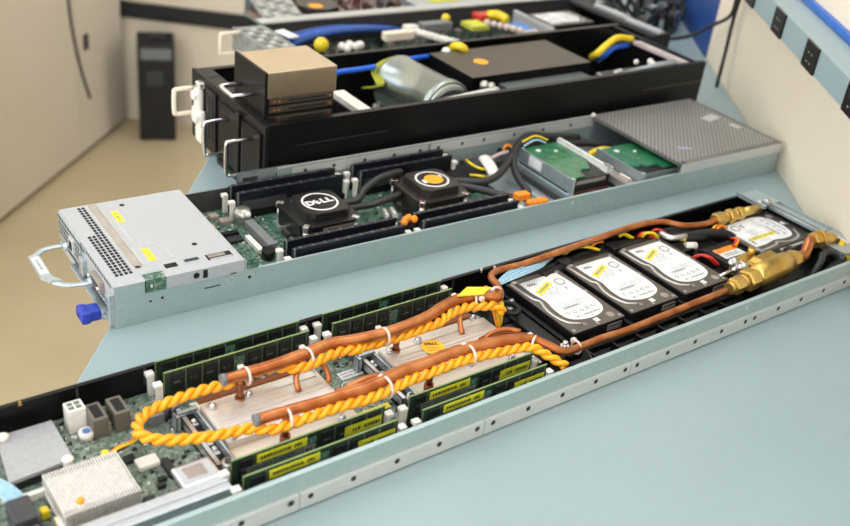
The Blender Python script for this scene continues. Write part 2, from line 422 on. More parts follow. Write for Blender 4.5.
# memory modules (prototype about its own lower left corner)
def module(name, F, loc, label, group, kind):
    t = thing(name, F, loc, label, 'memory module', group)
    m = MB()
    body = 'dimm_green' if kind != 'black' else 'dimm_black'
    m.box(0, 133.35, -.65, .65, 0, 30, body)
    if kind != 'black': m.box(0, 133.35, -.7, .7, 29.5, 30.05, 'dimm_edge'); m.box(0, .6, -.7, .7, 10, 30, 'dimm_edge')
    m.box(2, 131, -.7, .7, 0, 3, 'gold')
    build(m, 'circuit_board', t, local=True)
    if kind == 'black':
        m = MB(); m.box(3, 130, -2.4, 2.4, 5, 30.4, 'dimm_black', bev=.5); build(m, 'heat_spreader', t, local=True)
        m = MB()
        for s in (-1,):
            for k in range(9): m.box(8+k*14, 8.8+k*14, -2.5, 2.5, 30.3, 30.6, 'grey_plastic')
            m.box(1, 3, -1.4, 1.4, 6, 30, 'grey_label'); m.box(7, 60, -2.6, -2.3, 8, 20, 'dark_grey')
        build(m, 'spreader_clip', t, local=True)
        return t
    for k in range(9):
        if k == 4:
            m = MB(); m.box(62.5, 70.5, -1.6, 1.6, 12, 25, 'board_teal')
            for i in range(6): m.box(62.8+random.random()*6, 64+random.random()*6, -1.8, 1.8, 12+i*2, 13+i*2, 'capacitor')
            build(m, 'register_chip', t, local=True); continue
        x = 6+k*14.4 - (3 if k > 4 else 0)
        m = MB(); m.box(x, x+11.4, -1.9, 1.9, 10, 27, 'chip_black', bev=.3); m.box(x+12.4, x+12.9, -.75, .75, 6, 29, 'dimm_seam'); m.marks(x+2, x+8, 19, 0, 1.6, 'grey_plastic', Matrix.Translation((0,-1.95,0)) @ Matrix.Rotation(PI/2, 4, 'X')); build(m, 'memory_chip', t, local=True)
    if kind == 'sticker':
        R = Matrix.Translation((0, -2.3, 0)) @ Matrix.Rotation(PI/2, 4, 'X')
        m = MB(); m.box(28, 68, -2.2, -1.9, 20.5, 28.5, 'lime_label', bev=.1); m.marks(31, 66, 24.5, 0, 3, 'ink', R); build(m, 'yellow_sticker', t, local=True, label='yellow green sticker')
        m = MB(); m.box(14, 79, -2.1, -1.95, 11, 19.5, 'grey_label'); m.marks(16, 60, 17.5, 0, 1.4, 'ink', R); m.marks(16, 60, 14.5, 0, 1.4, 'ink', R)
        m.box(68, 77, -2.2, -2.1, 12, 19, 'drive_silver'); m.marks(69, 76, 15.5, -.1, 4, 'ink', R); build(m, 'printed_label', t, local=True, label='grey printed label')
    if kind == 'end':
        R = Matrix.Translation((0, -2.3, 0)) @ Matrix.Rotation(PI/2, 4, 'X')
        m = MB(); m.box(96, 130, -2.2, -1.9, 14, 24, 'lime_label', bev=.1); m.marks(99, 128, 19, 0, 3.2, 'ink', R); build(m, 'yellow_sticker', t, local=True, label='yellow green sticker')
        m = MB(); m.box(20, 62, -2.2, -1.9, 20.5, 28.5, 'lime_label', bev=.1); m.marks(23, 60, 24.5, 0, 3, 'ink', R); build(m, 'yellow_sticker', t, local=True, label='yellow green sticker')
        m = MB(); m.box(12, 70, -2.1, -1.95, 11, 19.5, 'grey_label'); m.marks(14, 52, 17.5, 0, 1.4, 'ink', R); m.marks(14, 52, 14.5, 0, 1.4, 'ink', R)
        m.box(60, 69, -2.2, -2.1, 12, 19, 'drive_silver'); m.marks(61, 68, 15.5, -.1, 4, 'ink', R); build(m, 'printed_label', t, local=True, label='grey printed label')
    return t
GA = 'green memory modules in the nearest sled'
d1 = module('memory_module', FA, (43, 13.4, 7), 'green memory module left of the near pair gap, against the pale steel wall', GA, 'end')
dup_at(d1, FA, (43, 32.25, 7), 'green memory module left of the near pair gap, beside the first silver cold plate')
dup_at(d1, FA, (200, 13.4, 7), 'green memory module with yellow stickers nearest the drives, against the pale steel wall')
dup_at(d1, FA, (200, 32.25, 7), 'green memory module with yellow stickers nearest the drives, beside the round-stickered cold plate')
d2 = module('memory_module', FA, (43, 150.1, 7), 'plain green memory module on the far side, behind the start of the back copper pipe', GA, 'plain')
dup_at(d2, FA, (43, 167.2, 7), 'plain green memory module against the black far wall, further from the drives')
dup_at(d2, FA, (200, 150.1, 7), 'plain green memory module on the far side, just behind the round-stickered cold plate')
dup_at(d2, FA, (200, 167.2, 7), 'plain green memory module against the black far wall, nearer to the drives')

# finned heatsink and flat shield at the left
t = thing('heat_sink', FA, (-43, 74, 5.6), 'light grey finned heat sink on the board at the left edge', 'heat sink')
m = MB(); m.box(-71, -17, 49, 99, 6, 10, 'fin_metal', bev=.4); build(m, 'base', t)
m = MB()
for i in range(27):
    x = -70+i*2; m.box(x, x+1.15, 50, 98, 10, 22, 'fin_metal')
m.box(-69.2, -18.4, 56, 92, 10, 21.2, 'fin_metal'); build(m, 'fins', t)
m = MB(); m.cyl((-57, 57, 10), (-57, 57, 24), 3, 'white_plastic'); m.ball((-57, 57, 25), 3, 'orange_dot'); build(m, 'push_pin', t, label='pale plastic pin with orange tip'); m = MB(); m.cyl((-24, 100, 8), (-24, 100, 22), 2.6, 'yellow_wire'); build(m, 'push_pin', t, label='yellow plastic pin')
t = thing('shield_plate', FA, (-65, 135, 5.6), 'flat grey square plate on a black block at the left edge', 'heat sink')
m = MB(); m.prism(((-90,108),(-43,112),(-43,161),(-84,161)), 12, 15, 'grey_shield'); build(m, 'plate', t)
m = MB(); m.prism(((-89,107),(-44,111),(-44,160),(-84,160)), 5.8, 12, 'black_matte'); build(m, 'base', t)
m = MB()
for x, y in ((-80, 156), (-48, 110)): m = MB(); m.cyl((x, y, 10), (x, y, 17), 3.6, 'white_plastic'); m.dome((x, y, 17), 4.6, 3, 'white_plastic'); build(m, 'push_pin', t, label='white plastic pin')
t = thing('cable_plug', FA, (-95, 75, 5.6), 'dark plug with pale blue ribbon cable at the lower left edge', 'connector')
m = MB(); m.box(-100, -84, 58, 82, 8, 24, 'dark_grey', bev=1.5); m.box(-96, -82, 40, 58, 8, 18, 'black_plastic', bev=1.5); m.box(-94, -86, 42, 54, 18, 21, 'grey_plastic', bev=1); build(m, 'housing', t)
m = MB()
for i in range(6): m.tube([(-96+i*2.2, 80, 18), (-101+i*2.2, 94, 22), (-108+i*2.2, 112, 20), (-118+i*2.2, 140, 14)], 1.1, 'lightblue_wire', 6)
build(m, 'ribbon_cable', t, label='pale blue ribbon cable')
m = MB(); m.box(-106, -98, 38, 46, 6, 14, 'yellow_plastic', bev=2); m.box(-80, -74, 70, 76, 6, 14, 'yellow_plastic', bev=1.5); m.box(-74, -66, 30, 64, 5.8, 12, 'white_plastic', bev=.6); m.box(-86, -62, 92, 96, 6, 12, 'white_plastic'); build_each(m, 'latch', t)
t_ = MB(); t_.tube([(-22, 102, 16), (-12, 105, 18), (-2, 108, 16), (8, 118, 14), (14, 130, 12)], 1.2, 'orange_plastic', 6); t_.tube([(-20, 104, 14), (-8, 104, 16), (2, 112, 14), (10, 124, 11)], 1.1, 'dark_red', 6); t_.tube([(-22, 100, 14), (-14, 102, 19), (0, 106, 17), (8, 114, 15)], 1.0, 'yellow_wire', 6)
build(t_, 'jumper_wire', None, FA, (-5, 110, 6), 'short twist of orange and dark wires beside the finned heat sink', 'wire')

# cold plates
def cold_plate(X0, X1, xf0, xf1, y0, y1, z, label, sticker):
    t = thing('cold_plate', FA, ((X0+X1)/2, (y0+y1)/2, 8.6), label, 'cold plate', 'silver cold plates on the processors')
    m = MB(); m.box(xf0, xf1, 50, 131, 9, 15, 'cream_film', bev=.6); m.box(xf0+6, xf1-4, 126, 131.5, 15, 17, 'copper_dark'); build(m, 'base_plate', t, label='cream coloured lower plate')
    m = MB(); m.box(X0, X1, y0, y1, 15, z, 'ali_plate', bev=.7)
    w = y1-y0
    for k in (.2, .32, .5, .62, .82):
        m.box(X0+8, X1-1, y0+w*k, y0+w*k+1.6, z, z+.9, 'ali_plate', bev=.3)
    m.box(X0+.5, X0+4, y0+1, y1-1, z-.4, z+.9, 'ali_plate', bev=.3)
    build(m, 'cover_plate', t, label='ribbed silver cover')
    for x, y in ((X0+8, y1-6), (X0+40, y1-5), (X0+6, y0+5), (X1-8, y0+6), (xf1-5, 124), (xf1-14, 56)):
        zz = z if y0 < y < y1 and x < X1 else 15
        m = MB(); m.cyl((x, y, zz-.2), (x, y, zz+2), 4, 'bright_steel'); m.dome((x, y, zz+2), 3, 2.6, 'chrome'); build(m, 'spring_screw', t)
    m = MB(); m.box(xf0+38, xf1-2, 38.5, 49, 9, 14.5, 'copper', bev=.5)
    for i in range(5): m.cyl((xf0+44+i*9, 44, 14.5), (xf0+44+i*9, 44, 14.9), 1.2, 'copper_dark', 8)
    build(m, 'copper_foot', t, label='copper strip on the near side')
    if sticker:
        m = MB(); M = Matrix.Translation((sticker[0], sticker[1], z+1)); m.cyl((sticker[0], sticker[1], z+.9), (sticker[0], sticker[1], z+1.15), 11, 'yellow_dot', 32)
        m.dell(M @ Matrix.Translation((1.5, 4.5, .25)) @ Matrix.Rotation(-.35, 4, 'Z') @ Matrix.Scale(1, 4), 5, 'dark_red')
        for k in range(3): m.marks(-6, 6, -1-k*2.3, .3, 1.1, 'orange_plastic', M @ Matrix.Rotation(-.35, 4, 'Z'))
        build(m, 'round_sticker', t, label='round yellow sticker')
    return t
cold_plate(58, 160, 56, 168, 66, 116, 22, 'plain ribbed silver cold plate inside the loop of orange cord', None)
cold_plate(226, 346, 222, 348, 68, 114, 22, 'ribbed silver cold plate with a round yellow sticker', (272.4, 95.1, 23))

# copper pipes
bp = [(76.5,111,45),(93,110,45),(119,109,45),(150,111.5,45),(177,114,45),(199,109.5,45),(232,106.5,45),(272,110,45),(297,117.5,45),(321,121.5,45),(343,116,45),(355,109,44),(363,114,44),(370,128,44),(375,142,43),(388,150,42),(413,151,41),(436,152,40),(581.1, 165.4, 36),(615.6, 165.8, 36),(645.7, 161.3, 35),(665.6, 146.4, 33),(695.3, 139.9, 31),(721, 142.4, 30)]
t = thing('cooling_pipe', FA, (76.5, 111, 22), 'copper pipe running past the far side of both cold plates to the far brass fitting', 'pipe', 'copper cooling pipes')
m = MB(); m.tube(bp, 4.3, 'copper', 14, rr=lambda k: 4.5 if k < .5 else 3.6); build(m, 'tube', t)
m = MB(); m.tube([(p[0], p[1]+3.4, p[2]+1.6) for p in bp[1:12]], 2.2, 'copper', 8); build(m, 'capillary', t)
m = MB(); m.cyl((74, 111.2, 45), (78, 111, 45), 4.9, 'grey_plastic'); build(m, 'end_cap', t, label='dull grey end cap')
for x, y in ((90, 110), (240, 107)):
    m = MB(); m.cyl((x, y, 15), (x, y, 42), 2.8, 'copper_dark'); m.cyl((x, y, 15), (x, y, 24), 4.2, 'copper_dark'); m.cyl((x, y, 36), (x, y, 38), 4, 'copper_dark'); build(m, 'riser', t)
m = MB(); m.tube([(136, 96, 22), (137, 103, 30), (143, 108, 35), (154, 107, 37), (163, 104, 34), (165, 98, 27), (163, 94, 23)], 2.6, 'copper', 10); m.tube([(310, 100, 22), (312, 108, 30), (318, 115, 36), (330, 118, 38), (338, 114, 36)], 2.6, 'copper', 10); build_each(m, 'bypass_tube', t, label='thin looped copper tube')
fp = [(76.5,56.5,44),(100,54,45),(130,51.5,45),(145,51,45),(167,49,45),(188,51,45),(211,54,45),(227,53.5,45),(261,55,45),(281,54,45),(314,48.5,45),(338,43,44),(350.1, 32.5, 40),(363.2, 23.2, 34),(385.5, 26.3, 29),(423.7, 28.8, 27),(455, 27.2, 27),(527.6, 28.4, 28),(599.7, 29.3, 29)]
t = thing('cooling_pipe', FA, (76.5, 56.5, 22), 'copper pipe running along the near side past the drives to the big brass valve', 'pipe', 'copper cooling pipes')
m = MB(); m.tube(fp, 4.3, 'copper', 14, rr=lambda k: 4.6 if k < .6 else 3.8); build(m, 'tube', t)
m = MB(); m.tube([(p[0], p[1]+4.2, p[2]+1.0) for p in fp[3:12]], 2.6, 'copper', 8); build(m, 'capillary', t)
m = MB(); m.cyl((74, 56.7, 44), (78, 56.4, 44), 4.9, 'grey_plastic'); build(m, 'end_cap', t, label='dull grey end cap')
for x, y in ((100, 54), (238, 54)):
    m = MB(); m.cyl((x, y, 15), (x, y, 42), 2.8, 'copper_dark'); m.cyl((x, y, 15), (x, y, 22), 4.2, 'copper_dark'); build(m, 'riser', t)
m = MB(); m.tube([(150, 62, 24), (158, 60, 42), (172, 57, 48), (186, 57, 47)], 2.6, 'copper', 10); m.tube([(318, 84, 23), (322, 74, 34), (330, 64, 40), (338, 56, 42)], 2.6, 'copper', 10); m.tube([(300, 60, 40), (306, 62, 46), (322, 60, 48), (334, 52, 47)], 2.4, 'copper', 8); build_each(m, 'bypass_tube', t, label='thin looped copper tube')

# orange twisted cord: far leg, loop, near leg
cord = [(356,98,34),(350,106,38),(338,108,40),(322,113.5,40),(300,111,40),(285,106,39),(270,106,38),(250,106,37),(226,107,36),(205,108,37),(196,104,39),(182,107,40),(166,106,40),(150,104,39),(138,106,38),(124,116,37),(104,119,36),(90,117,35),(75.8, 118.4, 34),(60.6, 120.7, 33),(37.1, 120.4, 32),(18.3, 118, 31),(6.7, 110.8, 31),(1.2, 99.3, 31),(6, 88.4, 31),(21, 78.3, 31),(46.5, 68.1, 32),(71.6, 60.9, 34),(86,49.5,36),(104,47,38),(128,45,40),(145,44.5,40),(167,42.5,40),(188,44,40),(211,47,40),(227,47,40),(261,48.5,40),(281,47,40),(305,43,40),(322,40,40),(336,36,39),(346,24,34),(356,11,28)]
m = MB(); m.rope(cord, 2.35, 2.55, 19, 'orange_cord')
build(m, 'twisted_cord', None, FA, (100, 80, 28), 'bright orange twisted cord looping round the first cold plate and along both pipes', 'cable')

# cable ties
def tie(p, ax, r, label, tail=(0,-1,0)):
    t = thing('cable_tie', FA, p, label, 'cable tie', 'white cable ties on the copper pipes')
    c = Vector(p); a = Vector(ax).normalized(); u = Vector((0,0,1)).cross(a).normalized(); w = a.cross(u)
    m = MB(); m.tube([c + u*math.cos(2*PI*k/14)*r + w*math.sin(2*PI*k/14)*r*1.15 - Vector((0,0,r*.25)) for k in range(14)], 1.2, 'tie', 6, 2, True, 1); build(m, 'strap', t)
    h = c + Vector(tail)*r*.9 + Vector((0,0,r*.6))
    m = MB(); m.box(h.x-2.4, h.x+2.4, h.y-2, h.y+2, h.z-2, h.z+2.2, 'tie', bev=.9); build(m, 'head', t, label='square plastic head')
tie((96,110,44), (1,-.05,0), 6.2, 'white cable tie at the capped start of the far copper pipe', (-.5,1,0))
tie((152,110,44), (1,.1,0), 7, 'white cable tie on the far pipe beside the thin looped tube', (-.4,1,0))
tie((226,106,44), (1,0,0), 6.6, 'white cable tie on the far pipe near the memory module gap', (-.6,1,0))
tie((335,118,42), (1,-.5,0), 8, 'white cable tie on the far pipe below the yellow tape', (.3,-1,0))
tie((361,118,43), (.5,1,0), 6.5, 'white cable tie where the far pipe bends towards the back wall', (-1,0,0))
tie((100,50.5,42), (1,-.1,0), 7, 'white cable tie at the capped start of the near copper pipe', (-.3,1,0))
tie((188,48,42), (1,.1,0), 8, 'white cable tie on the near pipe between the two cold plates', (-.3,1,0))
tie((277,51,42), (1,0,0), 8, 'white cable tie on the near pipe in front of the round-stickered cold plate', (-.3,1,0))
tie((341,40,40), (.6,-1,0), 7, 'white cable tie where the near pipe dips before the first drive', (0,1,0))
tie((386,29,29), (1,0,0), 5.4, 'white cable tie on the near pipe at the front corner of the first drive', (0,1,0))

# yellow tape, wires
m = MB(); q = [(314.4, 119.9, 51), (332.8, 128.4, 51), (353.7, 118.2, 51), (339.7, 111.4, 51)]
m.prism([p[:2] for p in q], 50, 51.2, 'yellow_plastic'); build(m, 'yellow_tape', None, FA, q[0], 'folded yellow tape flag beside the far copper pipe', 'tape')
t = thing('wire_bundle', FA, (360, 125, 10), 'cluster of yellow wires under the bend of the far copper pipe', 'wires')
for k in range(6):
    m = MB(); m.tube([(352+k*1.5, 98+k, 16), (350+k*2.4, 108, 36), (354+k*2.2, 120+k, 44-k), (362+k*2.5, 134+k*1.5, 40-k*2), (372+k*3, 150, 22)], 1.5, 'yellow_wire' if k % 3 else 'orange_plastic', 6); build(m, 'wire', t)
t = thing('wire_bundle', FA, (410, 148, 10), 'bundle of pale blue wires beside the first drive', 'wires')
for k in range(8):
    o = (k-3.5)*1.9; m = MB(); m.tube([(p[0]+dx*o, p[1]+o*w-3, p[2]+k%2) for p, w, dx in (((377.5, 138.1, 38), .3, .1), ((398.2, 143, 39), .8, .1), ((425.9, 148.8, 38), 1, 0), ((452.5, 154.7, 34), .7, .5), ((472.8, 163.3, 28), .3, 1))], 1.0, 'lightblue_wire', 6); build(m, 'wire', t)
# hard drives of sled A
def hdd_body(F, loc, label, group, rz=0, name='hard_drive', full=True):
    t = thing(name, F, loc, label, 'hard drive', group, rz)
    W, D, H = 69.85, 100.35, 15
    m = MB(); m.box(0, W, 0, D, 0, H-1.2, 'drive_body', bev=.8)
    m.box(3, 22, -.25, .1, 3, 11, 'black_plastic')
    build(m, 'body', t, local=True)
    m = MB(); m.box(47, 66, -.5, 0, 4, 11, 'drab_label'); R = Matrix.Translation((0,-.6,0)) @ Matrix.Rotation(PI/2, 4, 'X')
    for k in range(14): m.box(48+k*1.25, 48.7+k*1.25, -.6, -.4, 7.5, 10.4, 'ink')
    m.marks(48, 65, 5.6, 0, 1.3, 'ink', R); build(m, 'end_label', t, local=True, label='small barcode label')
    m = MB(); m.prism(((1,0),(68.8,0),(69.6,1),(69.6,99.4),(68.6,100.2),(8,100.2),(.3,96),(.3,1)), H-1.2, H, 'drive_cover')
    m.box(6, 12, 94.5, 99, H, H+.5, 'drive_silver', bev=.2)
    for x, y in ((4,4),(65.5,4),(4,95),(65,94),(35,3.5),(22,8),(66,52)): m.cyl((x,y,H),(x,y,H+.6), 1.7, 'drive_silver', 12); m.cyl((x,y,H+.6),(x,y,H+.7), .8, 'dark_grey', 8)
    m.cyl((58,9,H),(58,9,H+.3), 4.3, 'drab_label', 20)
    cv = build(m, 'top_cover', t, local=True, label='brown grey metal cover')
    m = MB(); m.tube([(4,97,H+.2),(4.5,80,H+.3),(6,64,H+.3),(9.5,58,H+.3),(5,44,H+.3),(4.5,30,H+.3),(9,17,H+.3),(20,10,H+.3)], 1.9, 'drive_silver', 6, 5, flat=.4); build(m, 'cover_ridge', cv, local=True, label='silver curved ridge')
    m = MB(); pts = cat([(14,93,0),(38,93.4,0),(61,93,0),(63,91,0),(64.5,70,0),(65,48,0),(64,32,0),(60,21,0),(50,15,0),(36,13.5,0),(21,17,0),(13,25,0),(12,40,0),(15,56,0),(12.5,72,0),(12.5,91,0)], 4, True)
    m.prism([(p.x, p.y) for p in pts], H, H+.25, 'white_label')
    lb = build(m, 'label', t, local=True, label='white printed label')
    z = H+.3; m = MB()
    m.dell(Matrix.Translation((23.5,86,z)), 4.6, 'ink')
    M = Matrix.Translation((54,78,z)); m.loop(M, 4.6, .9, 'ink_soft', 24); m.loop(M, 5.9, .25, 'ink', 24)
    m.marks(51, 58, 66, z, 5, 'ink_soft')
    for k in range(5): m.marks(18, 44, 60-k*3.2+12, z, 1.1, 'ink_soft')
    for k in range(3): m.marks(26, 62, 44-k*3, z, .9, 'ink_soft')
    for k in range(5):
        c = Matrix.Translation((20+k*8.4, 27.5-abs(k-2)*-.8, z)); m.loop(c, 1.6, .5, 'ink', 12)
    m.marks(22, 42, 37, z, 3.6, 'ink_soft'); m.marks(24, 56, 20.5, z, 2.4, 'ink_soft')
    build(m, 'print', lb, local=True)
    m = MB(); m.box(35.5, 41.5, 5.5, 11, H, H+.3, 'white_label', bev=.1); m.marks(37, 40.5, 8, H+.35, 2, 'ink_soft'); build(m, 'square_label', t, local=True, label='small white square label')
    if full:
        m = MB(); a = .42; m.box(16, 44, 71.5, 78.5, z, z+.3, 'yellow_label', rz=a); m.marks(-11, 11, 0, z+.4, 2.6, 'ink_soft', Matrix.Translation((30,75,0)) @ Matrix.Rotation(a, 4, 'Z')); build(m, 'yellow_sticker', t, local=True, label='slanted yellow sticker')
    return t
GH = 'hard drives lying label up in the nearest sled'
h1 = hdd_body(FA, (404.4, 50.7, 8), 'label-up hard drive beside the cold plates, first of the row of three', GH)
dup_at(h1, FA, (483.2, 50.7, 8), 'label-up hard drive in the middle of the row of three', GH)
dup_at(h1, FA, (563.3, 50.7, 8), 'label-up hard drive nearest the orange-labelled black box, last of the row of three', GH)
h4 = hdd_body(FA, (816, 71, 8), 'hard drive turned sideways by the steel end bracket, with long yellow mark', GH, rz=PI/2, full=False)
m = MB(); m.box(24, 30, 40, 84, 15.3, 15.6, 'yellow_label'); m.marks(-18, 18, 0, 15.7, 2.4, 'ink_soft', Matrix.Translation((27,62,0)) @ Matrix.Rotation(PI/2, 4, 'Z')); build(m, 'yellow_sticker', h4, local=True, label='faint long yellow mark')
m = MB(); m.box(720, 734, 64, 69.5, 20, 24, 'bright_steel'); m.box(719, 722.5, 120, 142, 14, 24, 'bright_steel'); m.box(719, 722.5, 72, 108, 14, 24, 'bright_steel'); m.box(722, 815, 66, 70, 2, 22, 'drive_silver')
build(m, 'drive_bracket', None, FA, (722, 100, 2), 'thin bright bracket holding the sideways hard drive', 'bracket')

# black drive tray and standoffs
t = thing('drive_tray', FA, (510, 90, 1.8), 'black plastic tray carrying the row of three hard drives', 'drive tray')
m = MB(); m.box(392, 650, 40, 156, 2, 7.8, 'black_plastic', bev=.6)
for x in (396, 476.5, 556.5, 636): m.box(x, x+5, 44, 154, 7.8, 16, 'black_plastic', bev=.5)
m.box(378, 394, 46, 142, 7, 15, 'black_plastic', bev=1.2); m.box(352, 380, 108, 146, 7, 12, 'black_plastic', bev=2)
m.tube([(372,112,20),(380,104,22),(388,112,22),(384,124,22),(374,124,21)], 2.6, 'black_plastic', 8)
build(m, 'tray', t)
for x, y in ((388, 122), (385, 41.8)):
    m = MB(); m.cyl((x,y,7),(x,y,19), 3.2, 'bright_steel'); m.cyl((x,y,19),(x,y,22), 4.2, 'chrome'); m.cyl((x,y,22),(x,y,26), 2.2, 'chrome'); build(m, 'standoff_screw', t, label='bright steel standoff screw')
m = MB(); m.box(352, 396, 60, 64, 6, 10, 'drive_silver', rz=-.1); m.box(350, 356, 44, 130, 5, 12, 'galvanised', bev=.4); m.box(358, 361, 44, 130, 5, 10, 'bright_steel'); m.box(366, 380, 48, 108, 5, 9, 'dark_grey'); m.marks(366, 390, 82, 9.6, 3, 'tie'); build(m, 'cable_channel', t, label='steel edged channel')
m = MB(); clutter(m, 362, 392, 50, 84, 9, 40, cols=('dark_red','pink_bar','drab_label','chip_black','white_plastic')); build(m, 'surface_components', t, kind='stuff')
m = MB(); m.box(390, 640, 3, 38, 1.8, 3.2, 'black_plastic')
for x in range(410, 640, 32): m.box(x, x+2, 4, 34, 3, 12, 'black_plastic')
m.box(396, 398, 4, 34, 3, 20, 'dark_grey', rz=-.4); m.cyl((640,14,3),(640,14,18), 3, 'bright_steel'); build(m, 'ribbed_liner', t)
# black sleeved harness behind the drives
t = thing('cable_harness', FA, (560, 155, 8), 'black sleeved cable harness behind the row of drives', 'cable')
m = MB(); m.tube([(450,146,20),(474,152,18),(500,158,15),(540,160,14),(575,160,15),(600,160,16),(640,156,18),(668,142,22),(695,130,24),(716,122,22),(726,112,16)], 6, 'black_wire', 12); m.tube([(430,160,14),(520,166,16),(600,168,16),(660,162,18),(710,158,16),(780,160,14)], 5, 'black_wire', 10); m.tube([(650,150,18),(680,134,20),(712,130,20)], 6, 'black_wire', 10)
m.box(486, 500, 150, 164, 8, 24, 'black_plastic', bev=1); m.box(560, 575, 150, 164, 8, 26, 'black_plastic', bev=1); m.box(640, 660, 118, 136, 6, 20, 'black_plastic', bev=1)
build(m, 'sleeve', t)
def wires(t, base, cols, dz=0):
    for i, c in enumerate(cols):
        m = MB(); m.tube([(p[0]+i*1.5, p[1]-i*2.2, p[2]+i*.8+dz) for p in base], 1.5, c, 7); build(m, 'wire', t, label={'red_wire':'red wire','yellow_wire':'yellow wire','orange_plastic':'orange wire','white_plastic':'white wire','blue_wire':'blue wire','black_wire':'black wire'}.get(c))
wires(t, [(468.7, 175.1, 24), (470.4, 172.1, 30), (477.2, 173.4, 24)], ['red_wire', 'black_wire', 'yellow_wire'])
wires(t, [(499.9, 169.7, 24), (510.9, 167.3, 30), (526, 162.7, 30), (542.5, 159.3, 24)], ['orange_plastic', 'yellow_wire'])
wires(t, [(536.1, 171, 22), (541.7, 169, 28), (556.9, 172.3, 24)], ['red_wire', 'black_wire', 'orange_plastic'])
wires(t, [(589.2, 173.9, 22), (592, 170.2, 27), (602.7, 165.1, 22)], ['yellow_wire', 'yellow_wire'])
wires(t, [(611.2, 163.7, 22), (614.2, 160.6, 28), (624.5, 157.3, 26), (629.6, 154.1, 20)], ['red_wire', 'orange_plastic', 'yellow_wire'])
wires(t, [(623.7, 155.4, 22), (629.8, 157.2, 30), (637.9, 150.9, 30), (645.7, 147.8, 22)], ['red_wire'])
wires(t, [(705.9, 126.7, 20), (700.6, 130.3, 26), (712, 134.4, 28), (722.2, 132.5, 24)], ['yellow_wire', 'red_wire', 'orange_plastic'])
wires(t, [(717.9, 115.9, 20), (709.7, 102.7, 26), (701.4, 99, 22)], ['red_wire', 'orange_plastic'])
wires(t, [(636.4, 103.6, 20), (640.5, 97.5, 26), (644.7, 88.3, 26), (653, 82.6, 18)], ['red_wire', 'red_wire'])
m = MB(); m.tube([(632.5, 150.3, 29), (634.7, 134.5, 30), (654.1, 130.7, 30)], 3.2, 'bright_steel', 10); m.tube([(648.7, 134, 27), (653.5, 129.2, 27)], 3, 'yellow_wire', 10); build(m, 'heat_shrink', t, label='bright foil sleeve with yellow band')
m = MB(); m.cyl((651, 126.4, 20), (663.3, 120.7, 20), 4.5, 'white_plastic'); build(m, 'connector', t, label='white round connector')
# black box with orange label
t = thing('relay_box', FA, (688, 86, 2), 'black rectangular box with orange and white label beside the brass valve', 'box')
m = MB(); m.box(660, 714, 60, 114, 2, 20, 'black_plastic', bev=1.5); m.box(660, 664, 64, 110, 20, 22, 'black_plastic', bev=.6); m.box(640, 660, 62, 82, 2, 14, 'black_plastic', bev=.6); build(m, 'body', t)
m = MB(); m.box(672, 706, 84, 104, 20, 20.4, 'white_label', bev=.1); m.box(672.3, 705.7, 95, 103.8, 20.4, 20.6, 'orange_plastic'); m.marks(675, 704, 91, 20.7, 2, 'ink_soft'); m.marks(675, 704, 87.5, 20.7, 1.6, 'ink_soft'); build(m, 'label', t, label='orange and white label')
# brass fittings
def hexnut(m, p, q, r, mm='brass'): m.lathe(p, q, [(0, r*.86), (.12, r), (.88, r), (1, r*.86)], mm, 6)
t = thing('brass_valve', FA, (680, 34, 8), 'large brass valve block on the near copper pipe', 'valve')
def L_(*k): return [Vector(v) for v in k]
a, b = Vector((606, 31, 29)), Vector((742, 38, 31)); d = (b-a).normalized()
m = MB(); m.lathe(a+d*46, a+d*110, [(0, 9.5), (.04, 12), (.3, 13.5), (.7, 13.5), (.96, 12.5), (1, 9.5)], 'brass', 20)
m.box(658, 716, 38, 60, 16, 36, 'brass', bev=5, rz=.06, taper=3); m.box(652, 686, 52, 70, 16, 36, 'brass', bev=4, rz=.1, taper=2); m.box(664, 704, 28, 56, 34, 42, 'brass', bev=3, rz=.06, taper=4); m.box(706, 720, 44, 56, 34, 37, 'black_plastic', rz=.1)
build(m, 'valve_body', t)
m = MB(); hexnut(m, a+d*6, a+d*22, 9.5); m.cyl(a, a+d*8, 6.5, 'brass'); m.cyl(a+d*22, a+d*27, 8.5, 'brass', 20); hexnut(m, a+d*28, a+d*44, 12.5); m.cyl(a+d*42, a+d*52, 9, 'brass'); build(m, 'coupling_nut', t)
m = MB(); hexnut(m, a+d*108, a+d*122, 11.5); m.cyl(a+d*98, a+d*112, 8.5, 'brass'); m.cyl(a+d*122, a+d*132, 7, 'brass'); build(m, 'coupling_nut', t)
m = MB()
for y, z in ((50, 34), (56, 28), (62, 33)): m.cyl((648, y, z), (656, y, z), 5, 'bright_steel'); m.ball((647, y, z), 3.6, 'chrome')
m.cyl((626, 58, 24), (650, 58, 26), 2, 'chrome'); m.cyl((676, 60, 38), (676, 60, 46), 4, 'brass'); build(m, 'adjusting_screws', t, label='bright screws at the inner end')
t = thing('brass_elbow', FA, (770, 38, 10), 'copper elbow with brass nut between the valve and the end bracket', 'pipe fitting')
m = MB(); m.tube([(732,36,30),(745,37,31),(756,42,36),(764,46,40),(772,46,40)], 6, 'copper', 14); build(m, 'elbow', t, label='copper elbow')
m = MB(); hexnut(m, (768,46,40), (780,45,40), 9); m.cyl((780,45,40), (784,44.5,40), 10, 'brass', 20); hexnut(m, (785,44.5,39), (797,43,38), 8.5); m.cyl((797,43,38), (806,42,36), 6, 'brass'); build(m, 'coupling_nut', t)
t = thing('brass_fitting', FA, (755, 146, 18), 'ribbed brass fitting at the far end of the far copper pipe', 'pipe fitting')
P0, P1 = Vector((717.6, 142.6, 30)), Vector((786.8, 140.9, 30)); d = (P1-P0).normalized(); L = (P1-P0).length
